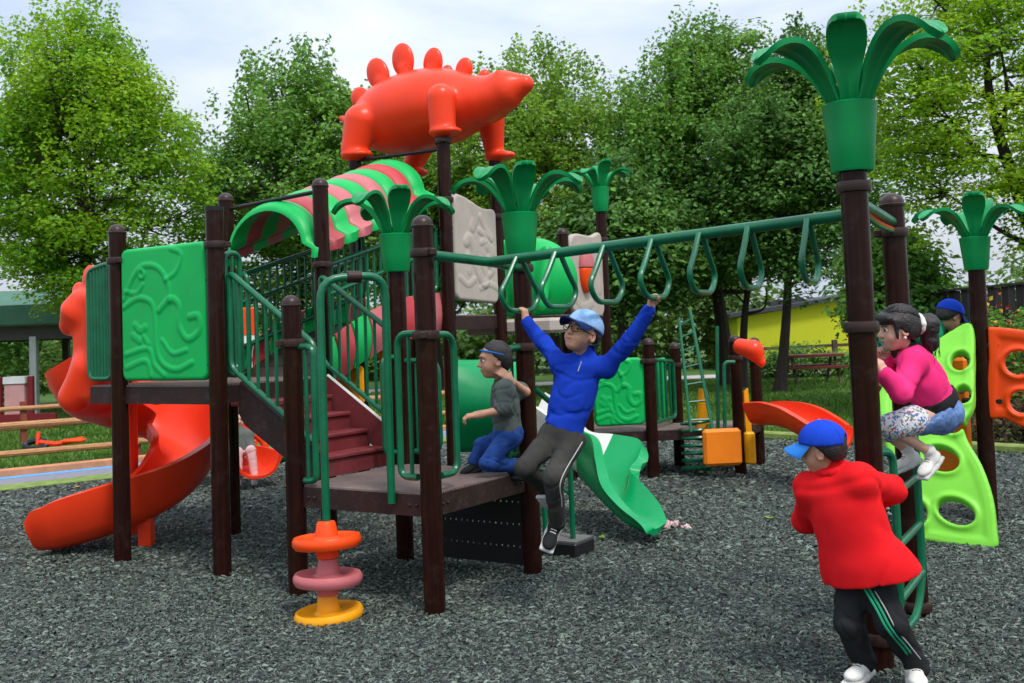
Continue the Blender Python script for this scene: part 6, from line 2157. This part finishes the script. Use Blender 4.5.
    # denim skirt
    s = SDF(); s.ell(J['pelv'] - T[2] * 0.03, (0.122, 0.114, 0.092), T, k=0.03); s.cone(J['hipL'], J['hipL'] * 0.7 + J['knL'] * 0.3, 0.086, 0.082, k=0.04); s.cone(J['hipR'], J['hipR'] * 0.7 + J['knR'] * 0.3, 0.086, 0.082, k=0.04)
    s.cut(J['pelv'] + T[2] * 0.03, T[2], 0.008); s.func(lambda Q, F: F + folds(Q, 0.007, 60, 5)); s.build('denim_skirt', cloth('light_denim', (0.07, 0.15, 0.36), (0.18, 0.28, 0.50), 40), 0.0065, root)
    # patterned shorts on the thighs
    s = SDF()
    for q in 'LR': s.cone(J['hip' + q] * 0.55 + J['kn' + q] * 0.45, J['hip' + q] * 0.08 + J['kn' + q] * 0.92, 0.072, 0.064, k=0.01)
    s.func(lambda Q, F: F + folds(Q, 0.005, 50, 6)); s.build('patterned_shorts', M_PATT, 0.0065, root)
    shoe(root, J['anL'], J['toeL'], M_WHITE, k=0.90, upv=nrm(V(-0.35, -0.25, 0.8)), laces=M_CHAR)
    shoe(root, J['anR'], J['toeR'], M_WHITE, k=0.90, upv=nrm(V(-0.2, 0, 1)), laces=M_CHAR)
    for q in 'LR':
        s = SDF(); s.cone(J['an' + q] - nrm(J['an' + q] - J['kn' + q]) * 0.018, J['an' + q], 0.029, 0.031, k=0.01); s.build('sock', M_WHITE, 0.006, root)
girl()

# ---------------------------------------------------------------- boy in red leaning on the tall post
def red_boy():
    J = dict(head=at(822, 449, 4.66), neck=at(834, 472, 4.66), pelv=at(863, 566, 4.66),
             shL=at(811, 489, 4.72), shR=at(858, 481, 4.58),
             elL=at(806, 520, 4.88), wrL=at(838, 508, 4.84), elR=at(893, 490, 4.70), wrR=at(866, 503, 4.83),
             hipL=at(852, 583, 4.70), hipR=at(876, 580, 4.62),
             knL=at(848, 622, 4.66), anL=at(862, 656, 4.72), toeL=at(843, 670, 4.56), knR=at(892, 624, 4.55), anR=at(914, 660, 4.62), toeR=at(920, 674, 4.44))
    J['front'] = V(-0.4, 1, 0)
    A = frame(V(-0.84, 0.52, -0.10), V(-0.18, 0, 1))
    root = thing('person', 'boy in bright red jacket and blue cap seen from behind, leaning on the palm post', 'person', up((J['anL'] + J['anR']) / 2, 0))
    hs = [dict(w=J['wrL'], f=V(1, 0, 0.2), p=V(0, -1, 0), ts=1), dict(w=J['wrR'], f=V(-0.8, 0.2, 0.2), p=V(-0.2, -1, 0), ts=-1)]
    body(root, J, A, 0.97, 1.02, M_SKIN, hs)
    face_parts(root, J['head'], A, 0.97)
    hair(root, J['head'], A, 0.98, cut_f=0.025, low=-0.052)
    cap(root, J['head'], A, 1.02, M_CAPB, M_BRIMB, opening=True)
    T = tframe(J)
    hemc = at(863, 577, 4.66)
    o, T = garment_top('jacket', M_COAT, root, J, 1.02, 0.028, (0.96, 0.96), hem=(hemc, nrm(-T[2] - T[0] * 0.02)), amp=0.010, freq=17, seed=15, collar=0.020, sleeve_r=(0.060, 0.046),
                       flare=[(J['pelv'] + T[2] * 0.0, (0.185, 0.125, 0.20)), (J['pelv'] - T[2] * 0.06 + T[0] * 0.055, (0.19, 0.12, 0.17)), (J['neck'] * 0.55 + J['pelv'] * 0.45, (0.145, 0.105, 0.19))])
    # hood / collar fold
    s = SDF()
    for a in np.linspace(0, 2 * PI, 15)[:-1]:
        p0 = J['neck'] + T[2] * 0.012 + (T[0] * math.cos(a) * 0.062 + T[1] * math.sin(a) * 0.055); a2 = a + 2 * PI / 14
        s.cone(p0, J['neck'] + T[2] * 0.012 + (T[0] * math.cos(a2) * 0.062 + T[1] * math.sin(a2) * 0.055), 0.020, k=0.012)
    s.func(lambda Q, F: F + folds(Q, 0.004, 50, 3)); s.build('collar', M_COAT, 0.007, o)
    trousers(root, J, M_BLKC, 1.0, 0.016, (0.98, 1.0), amp=0.010, freq=30, seed=16, r=(0.070, 0.057, 0.049))
    # side stripes on the near leg
    for dx, m_ in ((0.0, M_STRIPE), (0.020, MATS['pale_trim']), (-0.018, M_STRIPE)):
        b = MB()
        a0, a1, a2 = J['hipR'] + V(-0.055, -0.066, -0.02), J['knR'] + V(-0.028, -0.066, 0), J['anR'] + V(-0.012, -0.055, 0.02)
        pth = catmull([a0, (a0 + a1) / 2 + V(0, -0.012, 0), a1, (a1 + a2) / 2 + V(0, -0.005, 0), a2], 5) + V(dx, 0, 0)
        b.tube(pth, 0.0055 if m_ is M_STRIPE else 0.003, 6); b.build('side_stripe', m_, root)
    shoe(root, J['anL'], J['toeL'], M_WHITE, k=1.08, laces=M_CHAR); shoe(root, J['anR'], J['toeR'], M_WHITE, k=1.08, laces=M_CHAR)
    for q in 'LR':
        s = SDF(); s.cone(J['an' + q] + nrm(J['kn' + q] - J['an' + q]) * 0.06, J['an' + q] - Zv * 0.015, 0.040, 0.040, k=0.01); s.build('sock', M_CAPB, 0.007, root)
red_boy()

# ---------------------------------------------------------------- person in green behind the climbing wall
def green_person():
    J = dict(head=at(950, 316, 8.55), neck=at(936, 325, 8.58), pelv=at(893, 345, 8.75),
             shL=at(930, 334, 8.42), shR=at(928, 330, 8.76), elL=at(942, 372, 8.45), wrL=at(956, 385, 8.5), elR=at(945, 365, 8.8), wrR=at(960, 372, 8.7),
             hipL=at(892, 368, 8.65), hipR=at(892, 368, 8.86), front=V(0.6, 0, -0.8))
    for q, y in (('L', 8.62), ('R', 8.86)):
        h_ = J['hip' + q]
        J['kn' + q] = V(h_[0] + 0.10, y - 0.05, h_[2] * 0.52); J['an' + q] = V(h_[0] + 0.0, y, 0.08); J['toe' + q] = V(h_[0] + 0.14, y - 0.03, 0.03)
    A = frame(V(0.75, 0.25, -0.35), V(0.2, 0, 1))
    root = thing('person', 'person in green top and royal blue cap bending behind the lime climbing wall', 'person', V(J['anL'][0], J['anL'][1] + 0.12, 0))
    body(root, J, A, 1.05, 1.15, M_SKIN, [dict(w=J['wrL'], f=V(0.6, 0, -0.6), p=V(0, -1, 0), ts=1), dict(w=J['wrR'], f=V(0.6, 0, -0.4), p=V(0, -1, 0), ts=-1)], voxel=0.009)
    face_parts(root, J['head'], A, 1.05)
    hair(root, J['head'], A, 1.05, cut_f=0.03)
    cap(root, J['head'], A, 1.10, M_CAPB, M_NAVY)
    garment_top('shirt', M_GRN, root, J, 1.3, 0.03, (0.95, 0.95), amp=0.008, freq=28, seed=20, sleeve_r=(0.062, 0.045), vox=0.010)
    trousers(root, J, M_DENIM, 1.2, 0.014, (0.98, 0.98), seed=21)
    shoe(root, J['anL'], J['toeL'], M_SHOEB, k=1.3); shoe(root, J['anR'], J['toeR'], M_SHOEB, k=1.3)
green_person()

# ---------------------------------------------------------------- child at the end of the far slide
def slide_child():
    c = at(247, 452, 11.75)
    D = lambda x, y, z: c + V(x, y, z)
    J = dict(head=D(-0.12, 0.12, 0.36), neck=D(-0.10, 0.10, 0.24), pelv=D(-0.08, 0.06, -0.06), shL=D(-0.20, 0.06, 0.18), shR=D(0.0, 0.10, 0.18), elL=D(-0.22, -0.02, 0.05), wrL=D(-0.14, -0.10, -0.02), elR=D(0.05, 0.02, 0.05), wrR=D(0.03, -0.08, -0.02),
             hipL=D(-0.13, 0.04, -0.08), hipR=D(-0.03, 0.05, -0.08), knL=D(-0.06, -0.16, 0.02), knR=D(0.08, -0.14, 0.03), anL=D(-0.04, -0.24, -0.22), anR=D(0.13, -0.22, -0.22), toeL=D(0.0, -0.36, -0.26), toeR=D(0.16, -0.34, -0.26), front=V(0.3, -1, 0))
    A = frame(V(0.4, -0.9, -0.1), V(0, 0, 1))
    root = thing('person', 'small child in pale pink trousers sitting at the end of the far red slide', 'person', up(J['anR'], 0))
    body(root, J, A, 0.9, 0.85, M_SKIN2, [dict(w=J['wrL'], f=V(0.3, -1, -0.2), p=V(0, 0, -1), ts=1, k=0.8), dict(w=J['wrR'], f=V(0, -1, -0.2), p=V(0, 0, -1), ts=-1, k=0.8)], voxel=0.009)
    face_parts(root, J['head'], A, 0.9); hair(root, J['head'], A, 0.92)
    garment_top('top', M_TEE, root, J, 0.9, 0.025, (0.95, 0.95), seed=25, vox=0.010)
    trousers(root, J, cloth('pale_pink', (0.55, 0.34, 0.34), (0.66, 0.46, 0.45)), 0.88, 0.014, (0.98, 0.98), seed=26)
    shoe(root, J['anL'], J['toeL'], M_WHITE, k=0.85); shoe(root, J['anR'], J['toeR'], M_WHITE, k=0.85)
slide_child()
